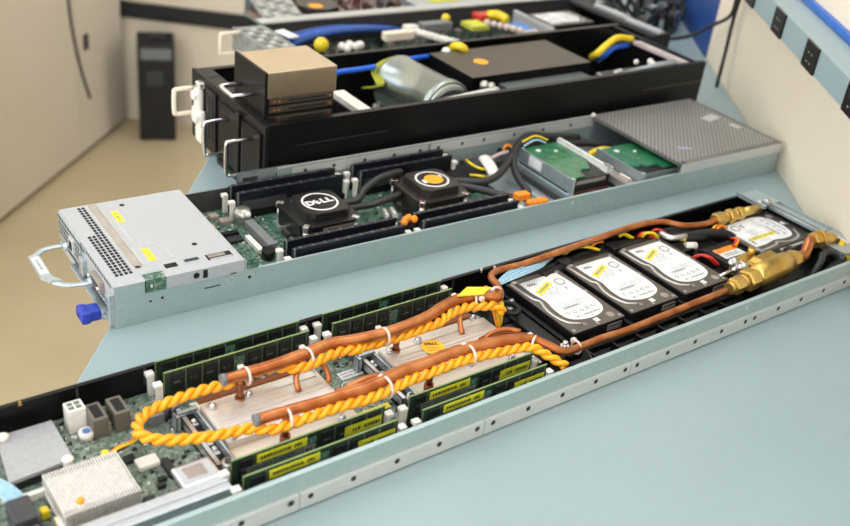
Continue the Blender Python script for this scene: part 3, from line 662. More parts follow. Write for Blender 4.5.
m = MB(); hexnut(m, P0, P0+d*L*.26, 8.5); m.cyl(P0+d*L*.26, P0+d*L*.34, 6.6, 'brass'); hexnut(m, P0+d*L*.34, P0+d*L*.5, 8.8); m.cyl(P0+d*L*.5, P0+d*L*.6, 6.8, 'brass'); hexnut(m, P0+d*L*.6, P0+d*L*.74, 8); m.cyl(P0+d*L*.74, P1+d*14, 5.4, 'brass'); build(m, 'coupling_nut', t)
t = thing('rubber_hose', FA, (790, 20, 6), 'black hoses with yellow tape tucked into the near right corner', 'hose')
m = MB(); m.tube([(806,42,34),(812,34,30),(808,24,26),(796,18,24),(778,16,20),(758,14,12)], 5.5, 'hose_rubber', 10); m.tube([(740,20,10),(752,20,30),(764,26,34),(778,24,34),(786,18,26),(790,12,14)], 4, 'hose_rubber', 10); m.tube([(756,70,12),(752,60,26),(746,50,30)], 4, 'hose_rubber', 10); build(m, 'hose', t)
m = MB(); m.tube([(803,21,26),(794,17.6,25)], 6.4, 'yellow_wire', 10, 1); m.tube([(808,36,32),(811,31,30)], 6.4, 'yellow_wire', 10, 1); m.tube([(730, 45.8, 22), (740.6, 51.6, 28), (745.7, 47.8, 30)], 2, 'yellow_wire', 8); build(m, 'yellow_band', t, label='yellow tape bands')
m = MB(); m.box(736, 800, 4, 14, 2, 16, 'black_plastic'); m.box(600, 740, 4, 12, 2, 8, 'black_plastic'); m.box(690, 760, 74, 82, 2, 12, 'black_plastic')
build(m, 'cable_guide', None, FA, (700, 8, 2), 'black plastic guide strips under the brass valve', 'cable guide')
# ================================================================== SLED B: half-width sled with sheet steel cover at its front end
def BX(*a): return a
t = thing('server_sled', FB, (400, 84, 0), 'steel server sled with perforated end cover and blue latch, second from the camera', 'server'); t['group'] = 'opened servers laid across the bench'; SLED_B = t
m = MB(); m.box(0, 930, .5, 172, .2, 1.5, 'galvanised'); build(m, 'floor_pan', t)
m = MB(); m.box(0, 930, 0, 1.3, .2, 31, 'wall_steel'); m.box(125, 735, 1.3, 3, 30, 31, 'wall_steel')
m.box(0, 124, -.1, 0, 30.4, 31, 'wall_steel')
build(m, 'side_wall', t, label='pale steel wall facing the camera')
m = MB()
for x, z in ((13,26),(13,16)): m.box(x-6, x+6, -.25, 0, z-.8, z+.8, 'dark_grey'); m.box(x-5, x+6, -.9, -.2, z-.2, z+.6, 'wall_steel')
for x, z, r in ((32,21,1.2),(43,22,1.4),(5,8,1),(130,23,1.7)): m.cyl((x,-.2,z),(x,0,z), r, 'black_matte', 12)
for x, z, r in ((21,27,3),(130,23,3.6),(111,24,3),(545,20,3),(560,20,3),(600,19,3),(742,22,3),(756,22,3),(800,24,2.5),(850,24,2.5)): m.loop(Matrix.Translation((x,-.1,z)) @ Matrix.Rotation(PI/2, 4, 'X'), r, .6, 'rail_steel', 16)
m.box(84, 100, -.3, 0, 21, 22.2, 'dark_grey'); m.box(545, 548, -.4, 0, 23, 26, 'tie')
build_each(m, 'wall_slot', t)
m = MB(); m.box(125, 260, 170.5, 172, .2, 30, 'dark_grey'); m.box(245, 735, 170.5, 172, .2, 44.5, 'wall_steel'); m.box(245, 735, 169, 170.6, 43.5, 44.5, 'rail_steel')
m.box(262, 452, 169.4, 170.5, 28, 43, 'rail_steel', bev=.4); m.box(455, 735, 169.4, 170.5, 28, 43, 'rail_steel', bev=.4)
m.box(196, 262, 172.5, 174, 8, 45, 'galvanised', bev=.6); m.box(203, 221, 171.9, 172.5, 20, 38, 'dark_grey'); m.box(244, 252, 171.8, 172.5, 30, 38, 'dark_grey')
build(m, 'back_rail', t, label='pale back wall with rail')
for x in (280, 318, 360, 402, 440, 468, 505, 540, 590, 640, 690): m = MB(); m.cyl((x,169.1,36),(x,169.5,36), 2.2, 'inner_shadow', 12); m.loop(Matrix.Translation((x,169.2,36)) @ Matrix.Rotation(PI/2, 4, 'X'), 2.2, .7, 'galvanised', 12); build(m, 'rail_hole', t)
# steel end cover
m = MB()
m.box(0, 124, 0, 160, 42.8, 44, 'cover_steel', bev=.3); m.box(46, 124, -.6, .6, 31, 44, 'cover_steel', bev=.3); m.box(0, 27, -.6, .6, .3, 44, 'wall_steel', bev=.3)
m.box(124, 125, 0, 160, 30, 43, 'cover_steel'); m.box(0, 160 and 124, 159, 160.5, .3, 43, 'cover_steel')
cv = build(m, 'end_cover', t, label='flat light steel cover')
m = MB()
def vrow(x, ya, yb, w=3.0):
    y = ya
    while y > yb+3: m.box(x, x+w, y-4.2, y, 43.9, 44.15, 'black_matte', bev=.2); y -= 5.4
vrow(15.4, 156, 14); vrow(19.6, 156, 14); vrow(10.8, 96, 14); vrow(6.2, 96, 14) if 0 else vrow(6.6, 96, 14)
build(m, 'vent_slots', cv, label='rows of square vent holes')
m = MB(); m.box(27, 34, 24, 157, 43.9, 44.2, 'tan_strip', bev=.8); m.box(58, 74, 26, 48, 44, 44.3, 'cover_steel', bev=.1) if 0 else None
build(m, 'raised_strip', cv, label='dull tan strip')
m = MB()
for x, y, r in ((58,147,2.6),(93,45,2.6),(30,25,2.4)): m.cyl((x,y,43.9),(x,y,44.2), r, 'black_matte', 16)
m.box(52, 64, 12.5, 20, 43.9, 44.2, 'black_matte'); m.box(70, 87, 12.5, 21, 43.9, 44.2, 'wall_steel'); m.box(72, 86, 16, 21, 44.1, 44.3, 'inner_shadow'); m.box(93, 118, 11, 21, 43.9, 44.2, 'black_matte'); m.box(95, 117, 11, 13, 44.1, 44.3, 'cover_steel'); m.box(95, 112, 15, 20, 44.1, 44.25, 'drab_label')
m.box(28, 47, -.8, 10, 31, 44.2, 'board_teal'); m.box(27, 48, 9, 14, 43.9, 44.2, 'wall_steel'); m.box(32, 34, -.9, -.7, 36, 39, 'tie')
m.cyl((76,-.9,38),(76,-.5,38), 3.1, 'black_matte', 16); m.box(82.5, 87, -.8, -.5, 33.5, 42, 'black_matte'); m.box(110, 116, -.8, -.5, 31, 32.2, 'dark_grey')
build_each(m, 'cover_cutout', cv)
m = MB()
for a_ in ((40,44,34,46),): m.box(36, 37, 28, 62, 44, 44.3, 'rail_steel'); m.box(36, 66, 61, 62, 44, 44.3, 'rail_steel'); m.box(65, 66, 28, 62, 44, 44.3, 'rail_steel'); m.box(36, 66, 28, 28.8, 44, 44.3, 'rail_steel')
m.box(41, 42, 72, 120, 44, 44.2, 'rail_steel')
build(m, 'pressed_line', cv)
for x, y in ((46, 125), (47, 43)):
    m = MB(); m.box(x-3.5, x+3.5, y-12, y+12, 44, 44.3, 'yellow_label', bev=.1); m.marks(-8, 8, 0, 44.4, 1.6, 'ink_soft', Matrix.Translation((x,y,0)) @ Matrix.Rotation(PI/2, 4, 'Z')); build(m, 'yellow_sticker', cv, label='yellow sticker with small print')
m = MB(); m.box(120, 134, 1.5, 3, 31, 42, 'board_teal'); m.box(126, 127, .8, 1.5, 31, 42, 'rail_steel'); m.box(134, 140, 1.5, 8, 31, 42, 'board_teal'); build(m, 'green_riser', t, label='small upright green board')
# end face with ports
m = MB(); m.box(-1.2, 0, 0, 160, 20, 44, 'cover_steel'); m.box(-1.2, 0, 0, 160, .3, 8, 'cover_steel'); m.box(-8, 0, 6, 110, 8, 10, 'galvanised', bev=.4); m.box(-3, 0, 2, 158, 16, 20, 'galvanised'); m.box(-3, -1, 90, 158, 20, 43, 'galvanised', bev=.3)
m.box(-6, -1, 76, 86, 14, 31, 'galvanised', bev=1); m.box(-6, 0, 0, 6, 4, 36, 'galvanised', bev=.6)
fp_ = build(m, 'port_panel', t, label='punched steel end panel')
m = MB()
for k in range(31): m.box(-1.35 if k < 14 else -3.15, -1.1 if k < 14 else -2.9, 8+k*4.9, 10.4+k*4.9, 38.5, 42, 'black_matte')
for r in range(3):
    for k in range(13): m.box(-3.2, -2.9, 92+k*5, 94.6+k*5, 22+r*5.2, 25+r*5.2, 'inner_shadow')
for k in range(16): m.box(-1.4, -1.1, 10+k*5, 12.4+k*5, 9+0*k, 13, 'black_matte')
m.cyl((-1.4,132,12),(-1,132,12), 2, 'black_matte')
build(m, 'vent_slots', fp_)
m = MB(); m.box(-5, -1, 106, 120, 21, 36, 'rail_steel', bev=.5); m.box(-5.3, -4.8, 109, 117, 24, 33, 'black_matte'); build(m, 'network_port', t, label='square dark network port')
m = MB(); m.box(-6, -1, 26, 52, 22, 34, 'drab_label', bev=1); m.box(-6.4, -5.8, 30, 48, 25, 31, 'inner_shadow'); m.cyl((-8,28,28),(-5,28,28), 2, 'chrome'); m.cyl((-8,54,28),(-5,54,28), 2, 'chrome'); build(m, 'video_port', t)
m = MB(); m.cyl((-3.4,12,22),(-1,12,22), 3.2, 'black_plastic'); build(m, 'power_button', t)
m = MB(); m.tube([(0,122,24),(-18,122,25),(-30,120,25),(-39,110,25),(-42,98,25),(-42,76,25),(-39,64,25),(-30,52,25),(-18,47,25),(0,46,24)], 3.4, 'galvanised', 10, 4, flat=.5)
m.prism([(-46,108),(-38,112),(-36,104),(-36,66),(-30,56),(-40,58),(-46,68)], 25, 28, 'galvanised')
hd = build(m, 'pull_handle', t, label='light grey bail handle')
m = MB(); m.box(-44.5, -37.5, 72, 104, 28, 28.3, 'white_label'); m.marks(-12, 12, 0, 28.4, 2.4, 'ink_soft', Matrix.Translation((-41,88,0)) @ Matrix.Rotation(PI/2, 4, 'Z')); build(m, 'label', hd, label='white label')
m = MB(); m.cyl((-3,120,24),(-10,121,24), 4.2, 'galvanised'); m.cyl((-3,48,24),(-10,47.5,24), 4.2, 'galvanised'); build_each(m, 'hinge', hd)
m = MB(); m.box(-27, -8, 14, 30, 3, 14, 'blue_handle', bev=3); m.box(-27, -18, 12, 32, 2.5, 14.5, 'blue_handle', bev=3); 
lt = build(m, 'release_latch', t, label='blue plastic latch tab')
m = MB(); m.box(-9, 0, 12, 24, 4, 12, 'galvanised', bev=1); m.box(-6, -1, 8, 14, 6, 14, 'dark_grey', bev=.6); build(m, 'latch_arm', lt, label='steel latch arm')

t = thing('motherboard', FB, (330, 88, 1.5), 'green motherboard under the black cooling blocks of the second sled', 'circuit board'); MBB = t
m = MB(); m.box(110, 490, 4, 169, 4, 5.6, 'board_teal'); build(m, 'circuit_board', t)
m = MB(); clutter(m, 126, 216, 8, 160, 5.6, 300, ((180,192,60,120),), cols=('chip_black','capacitor','drab_label','board','white_plastic','dark_grey','board_teal'), big=3.4)
clutter(m, 214, 380, 36, 58, 5.6, 60, cols=('chip_black','capacitor','drab_label','dark_grey')); clutter(m, 285, 372, 50, 138, 5.6, 130, cols=('chip_black','capacitor','board','drab_label','dark_grey','white_plastic')); clutter(m, 440, 488, 30, 140, 5.6, 50, cols=('chip_black','capacitor','drab_label'))
build(m, 'surface_components', t, kind='stuff')
m = MB(); m.box(181, 191, 62, 120, 5.6, 15, 'grey_plastic', bev=.4); build(m, 'slot_connector', t, label='long grey connector')
m = MB(); m.box(170, 176, 62, 96, 5.6, 11, 'white_plastic', bev=.4); m.box(152, 168, 92, 104, 5.6, 9, 'chip_black'); 
for k in range(8): m.box(150+k*2.4, 151.4+k*2.4, 105, 112, 5.6, 11, 'black_plastic')
build(m, 'pin_header', t)
m = MB(); m.cyl((184,132,6),(184,132,22), 9, 'capacitor', 20); m.dome((184,132,22), 8.6, 2, 'capacitor', 16); m.cyl((190,112,6),(190,112,14), 4, 'black_plastic'); m.ball((186,122,20), 3.5, 'white_plastic'); build_each(m, 'capacitor', t)
m = MB(); m.cyl((176,52,6),(176,52,16), 7, 'black_plastic', 18); build(m, 'buzzer', t)
m = MB(); m.box(160, 172, 132, 142, 5.6, 11, 'drab_label', bev=.6); m.box(154, 164, 146, 156, 5.6, 11, 'drab_label', bev=.6); m.box(142, 152, 128, 134, 5.6, 9, 'orange_plastic', bev=.4); build_each(m, 'inductor', t)
m = MB()
for x in (222, 376): m.box(x-12, x-2, 54, 60, 6, 10, 'bright_steel', rz=.7); m.box(x-14, x-4, 92, 96, 10, 14, 'bright_steel', rz=-.2); m.box(x-18, x-8, 60, 66, 6, 9, 'chrome', rz=.5); m.box(x-8, x, 70, 118, 6, 9, 'galvanised')
for x in (337, 347): m.box(x, x+4, 76, 92, 6, 12, 'white_plastic', rz=-.3)
build_each(m, 'socket_lever', t, label='bright socket lever')
m = MB()
for x, y in ((322,21),(328,24),(318,17),(332,19),(480,24),(486,8),(492,6),(498,5)): m.ball((x, y, 36 if x < 400 else 32), 4.2, 'orange_plastic')
m.box(476, 494, 17, 28, 30, 38, 'orange_plastic', bev=1.5); m.box(484, 510, 3, 13, 27, 34, 'orange_plastic', bev=1.5, rz=-.1)
m.box(316, 332, 15, 27, 6, 31, 'black_plastic')
build_each(m, 'orange_connector', t, label='bright orange plug')
for X in (181, 336):
    for y in (10, 28, 142, 161): slot(MBB, X, y)
GB = 'dark memory modules in the second sled'
d3 = module('memory_module', FB, (181, 10, 7), 'dark memory module along the pale wall in front of the white-lettered block', GB, 'black')
for X, y, l in ((181, 28, 'dark memory module directly in front of the white-lettered black block'), (336, 10, 'dark memory module along the pale wall in front of the orange-stickered block'), (336, 28, 'dark memory module directly in front of the orange-stickered black block'),
                (181, 142, 'dark memory module directly behind the white-lettered black block'), (181, 161, 'dark memory module by the back rail, behind the white-lettered block'), (336, 142, 'dark memory module directly behind the orange-stickered black block'), (336, 161, 'dark memory module by the back rail, behind the orange-stickered block')):
    dup_at(d3, FB, (X, y, 7), l)
# liquid cooling blocks
def cool_block(cx, cy, label, cap_c, orange):
    t = thing('cooling_block', FB, (cx, cy, 6), label, 'cooling block', 'black cooling blocks of the second sled')
    a, c = 34.5, 10
    def octo(a, c, dx=0, dy=0): return [(cx+dx+sx, cy+dy+sy) for sx, sy in ((-a+c,-a),(a-c,-a),(a,-a+c),(a,a-c),(a-c,a),(-a+c,a),(-a,a-c),(-a,-a+c))]
    m = MB(); m.prism(octo(a, c), 7, 30, cap_c); m.prism(octo(a+1.5, c), 28.5, 31.5, cap_c); m.box(cx-40, cx+40, cy-8, cy+8, 6, 12, 'dark_grey', bev=1)
    build(m, 'base', t)
    m = MB(); m.prism(octo(26.5, 7, 2, 0), 31.5, 36, cap_c); m.prism(octo(26, 7, 2, 0), 36, 39.4, cap_c); m.prism(octo(25, 7, 2, 0), 39.4, 40, cap_c); cp = build(m, 'cap', t)
    M = Matrix.Translation((cx+2, cy, 40.1)) @ Matrix.Rotation(.05, 4, 'Z'); m = MB(); m.loop(M, 18, 2.3, 'white_label', 40, .25)
    if orange:
        m.cyl((cx+2, cy, 40), (cx+2, cy, 40.2), 15, 'black_plastic', 30); m.cyl((cx+3.5, cy-1, 40.2), (cx+3.5, cy-1, 40.6), 11.5, 'orange_dot', 30); m.box(cx-12, cx-5, cy-6, cy+2, 40.15, 40.35, 'white_label'); m.box(cx+14, cx+17, cy+1, cy+7, 40.15, 40.35, 'white_label')
    else: m.dell(M @ Matrix.Translation((0,0,.2)), 13, 'white_label')
    build(m, 'round_emblem', cp, label='white ring emblem')
    for sx, sy in ((-1,-1),(1,-1),(-1,1),(1,1)):
        m = MB(); x, y = cx+sx*30, cy+sy*30; m.cyl((x,y,6),(x,y,24), 3, 'bright_steel'); m.box(x-4, x+4, y-3, y+3, 26, 31.8, 'copper_dark' if orange else 'bright_steel', bev=.8, rz=.8*sx*sy); build(m, 'mounting_screw', t)
    m = MB()
    if not orange:
        m.box(cx-12, cx+26, cy-a-.6, cy-a, 17, 28, 'drab_label', bev=.1); m.marks(cx-9, cx+24, 25, 0, 1.4, 'ink', Matrix.Translation((0,cy-a-.7,0)) @ Matrix.Rotation(PI/2, 4, 'X')); m.marks(cx-9, cx+24, 21, 0, 1.4, 'ink', Matrix.Translation((0,cy-a-.7,0)) @ Matrix.Rotation(PI/2, 4, 'X'))
        build(m, 'side_label', t, label='dull printed label')
    return t
mat('block_black', (30,28,27), .3, .1); mat('block_brown', (46,40,35), .35, .15)
cool_block(251, 86, 'black cooling block with white lettering in a white ring, nearer the steel end cover', 'block_black', False)
cool_block(400, 88, 'black cooling block with an orange dot in its white ring, nearer the green drives', 'block_brown', True)
def hose(pts, r, label):
    m = MB(); m.tube(pts, r, 'hose_rubber', 12); build(m, 'coolant_hose', None, FB, pts[0], label, 'hose', 'black hoses of the second sled')
hose([(278,106,22), (308, 98.1, 26), (321.9, 106.7, 32), (348.7, 116.5, 38), (382.2, 125.5, 36), (372,128,26), (378,116,24)], 4.4, 'black hose arching behind from the first cooling block to the second')
hose([(284,92,20), (312.2, 93.1, 20), (327.6, 86.5, 24), (355.2, 90.2, 26), (368,98,22), (374,98,22)], 4.2, 'black hose running low between the two cooling blocks')
hose([(430,108,22), (450.7, 90.9, 28), (471.1, 80.1, 28), (499.4, 85.5, 30), (537.8, 111.4, 34), (575, 140.7, 38), (603.3, 153.1, 40), (640,150,34), (690,152,26)], 4.6, 'black hose sweeping up beside the left green drive')
hose([(432,92,20), (444.5, 87.5, 24), (463.3, 68.7, 24), (479.9, 45.2, 24), (495, 35.1, 22)], 4.6, 'black ribbed hose running behind the memory modules to the orange plugs')
hose([(552.2, 123.9, 36), (535.5, 99.4, 30), (521.5, 71, 26), (513.6, 43.3, 24), (502.5, 36.3, 20)], 4.6, 'black hose hanging down to the orange plugs')
t = thing('white_plug', FB, (505, 130, 8), 'white plastic plug with yellow wires behind the second cooling block', 'connector')
m = MB(); m.tube([(507.5, 125.7, 34), (503.1, 107, 32), (499.9, 91.2, 26)], 8, 'white_plastic', 10, flat=.6); m.tube([(511.7, 122.5, 32), (535, 128.4, 34), (549, 129.8, 34)], 2.6, 'pink_bar', 8); build(m, 'housing', t)
for i, (c, q) in enumerate((('yellow_wire', [(493.5, 143.1, 26), (487.3, 114.4, 30), (501, 109.1, 26)]), ('orange_plastic', [(553, 144.3, 30), (558.7, 144.6, 36), (566.7, 141.3, 32)]), ('yellow_wire', [(483.1, 118.5, 18), (487.7, 104.8, 22), (501.9, 102.2, 18)]), ('yellow_wire', [(577.7, 138.3, 40), (600.8, 140.8, 44), (619.5, 135, 38)]), ('lightblue_wire', [(575.2, 130.6, 38), (596.8, 133.4, 42), (613.7, 131.6, 36)]))):
    m = MB(); m.tube(q, 1.8 if i < 3 else 1.2, c, 7); build(m, 'wire', t, label={'yellow_wire':'yellow wire','orange_plastic':'orange wire','lightblue_wire':'pale blue wire'}[c])
m = MB(); m.tube([(690,150,24),(640,152,24),(600,156,22),(560,158,20)], 6, 'black_wire', 10); m.tube([(726,120,16),(700,132,22),(660,146,22)], 5, 'black_wire', 10); m.box(460, 500, 100, 150, 6, 18, 'black_plastic', bev=2); m.box(500, 560, 140, 164, 6, 16, 'dark_grey', bev=2)
build(m, 'cable_harness', None, FB, (600, 150, 8), 'black cable mass behind the two green drives', 'cable')
m = MB(); m.tube([(670.8, 108, 20), (687.9, 104.7, 26), (704.3, 98.8, 26)], 4.5, 'yellow_plastic', 8); m.tube([(685.5, 102.2, 26), (728.4, 99.2, 28), (754.6, 95.7, 24)], 2, 'drab_label', 8); build(m, 'yellow_cable', None, FB, (717.4, 131.9, 10), 'short thick yellow cable between the two green drives', 'cable')
# caged drives with green boards upwards
def caged(x0, y0, w, d, label, rail):
    t = thing('caged_drive', FB, (x0+w/2, y0+d/2, 1.6), label, 'hard drive', 'drives with green boards upwards in the second sled')
    m = MB(); m.box(x0+3, x0+w-1, y0+1, y0+d-2, 15, 31, 'drive_body'); m.box(x0+8, x0+w-8, y0+.2, y0+1, 24, 30, 'drab_label', bev=.4); m.box(x0+3, x0+w-1, y0-1, y0+2, 8, 15, 'dark_red') if rail else None; build(m, 'body', t)
    m = MB(); pts = [(x0+4,y0+28),(x0+14,y0+20),(x0+22,y0+24),(x0+28,y0+16),(x0+w*.62,y0+18),(x0+w*.66,y0+8),(x0+w-4,y0+6),(x0+w-3,y0+d-3),(x0+4,y0+d-3)] if not rail else [(x0+4,y0+4),(x0+w*.38,y0+4),(x0+w*.42,y0+16),(x0+w*.55,y0+22),(x0+w*.72,y0+20),(x0+w*.84,y0+34),(x0+w-4,y0+40),(x0+w-4,y0+d-3),(x0+4,y0+d-3)]
    m.prism(pts, 31, 33, 'pcb_hdd'); bd = build(m, 'circuit_board', t, label='green circuit board')
    m = MB()
    for _ in range(16): x, y = x0+random.uniform(8,w-14), y0+random.uniform(34,d-8); s_ = random.uniform(.6,1.6); m.box(x, x+s_*1.6, y, y+s_, 33, 33.7, random.choice(('capacitor','pcb_hdd','pcb_hdd','drab_label')))
    m.cyl((x0+w*.28,y0+d-16,33),(x0+w*.28,y0+d-16,33.4), 3.6, 'white_label'); m.cyl((x0+w*.6,y0+d-26,33),(x0+w*.6,y0+d-26,34), 2.4, 'white_plastic')
    build(m, 'solder_points', bd, kind='stuff')
    m = MB(); m.box(x0, x0+1.6, y0-2, y0+d, 2, 34, 'galvanised'); m.box(x0-5, x0, y0-2, y0+d, 2, 14, 'wall_steel'); m.box(x0-.4, x0, y0+4, y0+d-4, 13, 16, 'black_matte'); m.box(x0, x0+4, y0-2.5, y0+.5, 2, 35, 'rail_steel', bev=.4)
    m.dome((x0+3, y0+2, 33), 2.2, 2, 'bright_steel'); m.dome((x0+3, y0+d-4, 33), 2.2, 2, 'bright_steel')
    if rail: m.box(x0+w-3, x0+w+3, y0+2, y0+d, 30, 38, 'white_plastic', bev=1); m.box(x0+w-5, x0+w+5, y0+2, y0+16, 28, 38, 'white_plastic', bev=1)
    else: m.box(x0+w, x0+w+1.5, y0-2, y0+d, 2, 33, 'galvanised')
    m.box(x0, x0+w, y0-3, y0-1.5, 2, 12, 'wall_steel')
    br = build(m, 'cage', t, label='steel side plates')
    m = MB()
    if rail: m.box(x0-.8, x0-.1, y0+d-46, y0+d-22, 19, 32, 'white_label'); build(m, 'label', br, label='white label')
    else: m.box(x0-18, x0-2, y0, y0+60, 10, 20, 'drab_label', bev=1); m.box(x0-10, x0-4, y0+10, y0+30, 18, 23, 'white_plastic', bev=1); m.box(x0, x0+w-2, y0-1.6, y0-1, 22, 33, 'galvanised'); build(m, 'front_lip', br)
    return t
caged(574, 34, 66, 103, 'drive with green board beside the looping black hoses, white rail on its right', True)
caged(674, 14, 74, 84, 'drive with green board tucked against the punched steel cover', False)
m = MB(); m.box(508, 572, 6, 128, 2, 4, 'galvanised', bev=.3); m.box(536, 540, 8, 110, 4, 10, 'wall_steel'); m.cyl((522,30,4),(522,30,4.6), 3, 'grey_plastic'); m.box(560, 564, 6, 128, 4, 12, 'dark_grey'); m.box(508, 512, 4, 40, 4, 12, 'galvanised')
build(m, 'floor_bracket', SLED_B)
# punched rear cover
m = MB(); m.box(728, 930, 1, 171, 42.8, 44, 'punched_steel'); m.box(728, 930, -.5, 8, 43.6, 44.3, 'mesh_steel'); m.box(728, 731, 0, 172, 40, 44.6, 'mesh_steel', bev=.4); m.box(926, 930.5, 0, 172, 43.6, 44.4, 'mesh_steel')
m.box(728, 930, -.7, .4, 30.5, 44.2, 'rail_steel', bev=.2); m.box(929, 930.6, 0, 172, .3, 44, 'galvanised'); m.box(728, 930, 171, 172.3, .3, 44, 'galvanised')
m.box(728, 738, -.6, 5, 34, 45, 'dark_grey', bev=.5); m.ball((730, 169, 45), 3.5, 'white_plastic')
cvb = build(m, 'rear_cover', SLED_B, label='punched steel rear cover')
m = MB(); m.box(762, 782, 34, 40, 44.3, 44.5, 'faint_blue', rz=-.5); m.box(884, 915, 96, 112, 44.2, 44.35, 'rail_steel', rz=.2) ; m.box(905, 916, 60, 76, 44.2, 44.35, 'rail_steel', rz=.2)
build_each(m, 'paper_tag', cvb, label='faint pale tag')

# ================================================================== CHASSIS C: black 2U chassis
t = thing('server_chassis', FC, (370, 97, 0), 'tall open black server chassis with chrome handles, third from the camera', 'server', 'opened servers laid across the bench'); CH = t
m = MB(); m.box(4, 738, 0, 195, .3, 2, 'black_metal'); m.box(4, 738, 0, 2, .3, 91, 'black_metal'); m.box(4, 738, 193, 195, .3, 91, 'black_metal'); m.box(736, 738, 0, 195, .3, 70, 'black_metal')
m.box(14, 738, 2, 8, 89.5, 91, 'black_metal'); m.box(14, 738, 187, 193, 89.5, 91, 'black_metal')
build(m, 'case', t, label='glossy black sheet metal case')
m = MB(); m.box(610, 738, -.15, 0, 60, 62, 'lid_brown', bev=.1); m.box(40, 168, -.12, 0, 62, 62.8, 'dark_grey'); build_each(m, 'scratch_mark', t)
m = MB(); m.box(0, 5, -3, 198, 2, 92, 'black_plastic', bev=1.2); m.box(5, 22, 0, 195, 88, 91.6, 'black_plastic', bev=.8)
m.box(-3, 0, 4, 52, 6, 80, 'black_metal', bev=1); m.box(-3, 0, 66, 112, 6, 80, 'black_metal', bev=1); m.box(-3, 0, 122, 150, 4, 84, 'black_plastic', bev=1); m.box(-5, 0, 54, 64, 4, 86, 'black_plastic', bev=1)
m.box(-6, 0, 40, 110, 1, 8, 'black_plastic', bev=1)
for k in range(6): m.box(5.5+2*k/10, 21, 20+k*28, 22+k*28, 91.5, 92.2, 'dark_grey')
fr = build(m, 'front_panel', t, label='black bay front')
m = MB(); m.box(-3.4, -2.9, 128, 131, 20, 76, 'black_matte'); m.box(-3.4, -2.9, 138, 141, 20, 76, 'black_matte'); m.box(-3.4, -2.9, 46, 48, 10, 70, 'dark_grey'); build(m, 'bay_slot', fr)
def bail(m, x, y, za, zb, reach, r=2.4, mm='chrome'): m.tube([(x,y,za),(x-reach+5,y,za),(x-reach,y,za+4 if zb > za else za-4),(x-reach,y,zb-4 if zb > za else zb+4),(x-reach+5,y,zb),(x,y,zb)], r, mm, 10, 4)
for y in (28, 88):
    m = MB(); bail(m, -2, y, 24, 66, 30); build(m, 'bail_handle', t, label='chrome bail handle')
m = MB(); m.tube([(-2,182,40),(-26,182,40),(-30,182,44),(-30,182,68),(-26,182,72),(-2,182,72)], 3, 'cream_paint', 8, 3); build(m, 'ear_handle', t, label='cream ear handle')
m = MB(); m.box(-10, -2, 150, 178, 30, 52, 'white_plastic', bev=4); m.box(-10, -2, 156, 172, 50, 78, 'white_plastic', bev=4); m.box(-9, -2, 150, 170, 8, 30, 'white_plastic', bev=4); m.box(-6, 0, 150, 190, 4, 86, 'cream_paint', bev=2) if 0 else None
m.cyl((-14,164,70),(-4,164,70), 6, 'white_plastic'); m.cyl((-14,160,44),(-4,160,44), 8, 'white_plastic'); m.box(-8, 0, 158, 170, 78, 86, 'bright_steel', bev=2)
build(m, 'thumb_latch', t, label='off-white plastic latch')
m = MB(); m.box(700, 707, 10, 118, 84, 90, 'pink_bar', bev=1); m.box(714, 718, 14, 120, 84, 88, 'rail_steel', bev=1); m.box(722, 728, 6, 190, 84, 90, 'black_plastic'); m.tube([(560,12,82),(600,14,84),(650,16,88),(690,20,86)], 6, 'galvanised', 10); m.box(570, 700, 18, 60, 40, 72, 'inner_shadow', bev=2)
build(m, 'rear_frame', t, label='pale bars of the rear frame')
m = MB()
for x, y, r in ((655, 30, 6), (672, 26, 5), (664, 44, 5), (640, 50, 4), (570, 20, 6), (580, 24, 5), (345, 42, 7), (352, 36, 6)): m.ball((x, y, 84), r, 'white_plastic' if x > 600 else 'capacitor')
build_each(m, 'connector_stud', t, label='bright stud')
m = MB(); m.box(14, 732, 8, 190, 2, 6, 'board'); clutter(m, 100, 340, 10, 188, 6, 160, cols=('chip_black','capacitor','board','dark_grey','drab_label','white_plastic'), big=9, hmax=24); clutter(m, 560, 720, 10, 100, 6, 60, cols=('chip_black','dark_grey','capacitor'), big=9, hmax=24)
build(m, 'inner_board', t, kind='stuff')
# power supply unit on the bay
t = thing('power_supply', FC, (55, 58, 40), 'tan-topped metal power supply with black face standing up in the black chassis', 'power supply')
m = MB(); m.box(11.5, 102, 20, 94, 114, 145, 'tan_metal', bev=1.2); m.box(14, 100, 22, 92, 50, 114, 'black_plastic'); build(m, 'case', t, label='tan metal case')
m = MB(); m.box(9, 12.5, 18, 96, 60, 146, 'black_metal', bev=.8); build(m, 'face_plate', t, label='black face plate')
m = MB()
for z in (107, 97, 85):
    m.box(16, 98, 19.4, 22, z, z+7, 'lid_brown', bev=.4); m.box(40, 88, 19, 19.5, z+2.4, z+4.6, 'black_matte')
    for x in (20, 26, 92): m.box(x, x+4, 19, 19.6, z+2, z+5, 'copper', bev=.3)
build(m, 'edge_connector', t, label='slotted brown edge connectors')
m = MB(); m.tube([(10,46,112),(-12,46,112),(-16,50,112),(-16,76,112),(-12,80,112),(10,80,112)], 2.6, 'chrome', 10, 3); build(m, 'bail_handle', t, label='chrome bail handle')
t = thing('blower_can', FC, (285, 98, 8), 'large shiny metal cylinder lying in the black chassis', 'canister')
m = MB(); R = 39
m.lathe((281,158,55),(289,44,55), [(0, 30), (.01, 39), (.05, 40), (.09, 38.6), (.9, 38.6), (.91, 40.5), (.99, 40.5), (1, 39)], 'can_metal', 48)
build(m, 'shell', t)
m = MB(); m.lathe((288.9,45,55),(289.3,40,55), [(0, 37), (.4, 37), (.6, 33), (1, 30)], 'can_metal', 40); m.tube([(215,12,80),(260,10,84),(310,12,86),(345,16,86)], 6, 'rail_steel', 10); build(m, 'end_cap', t, label='recessed metal end')
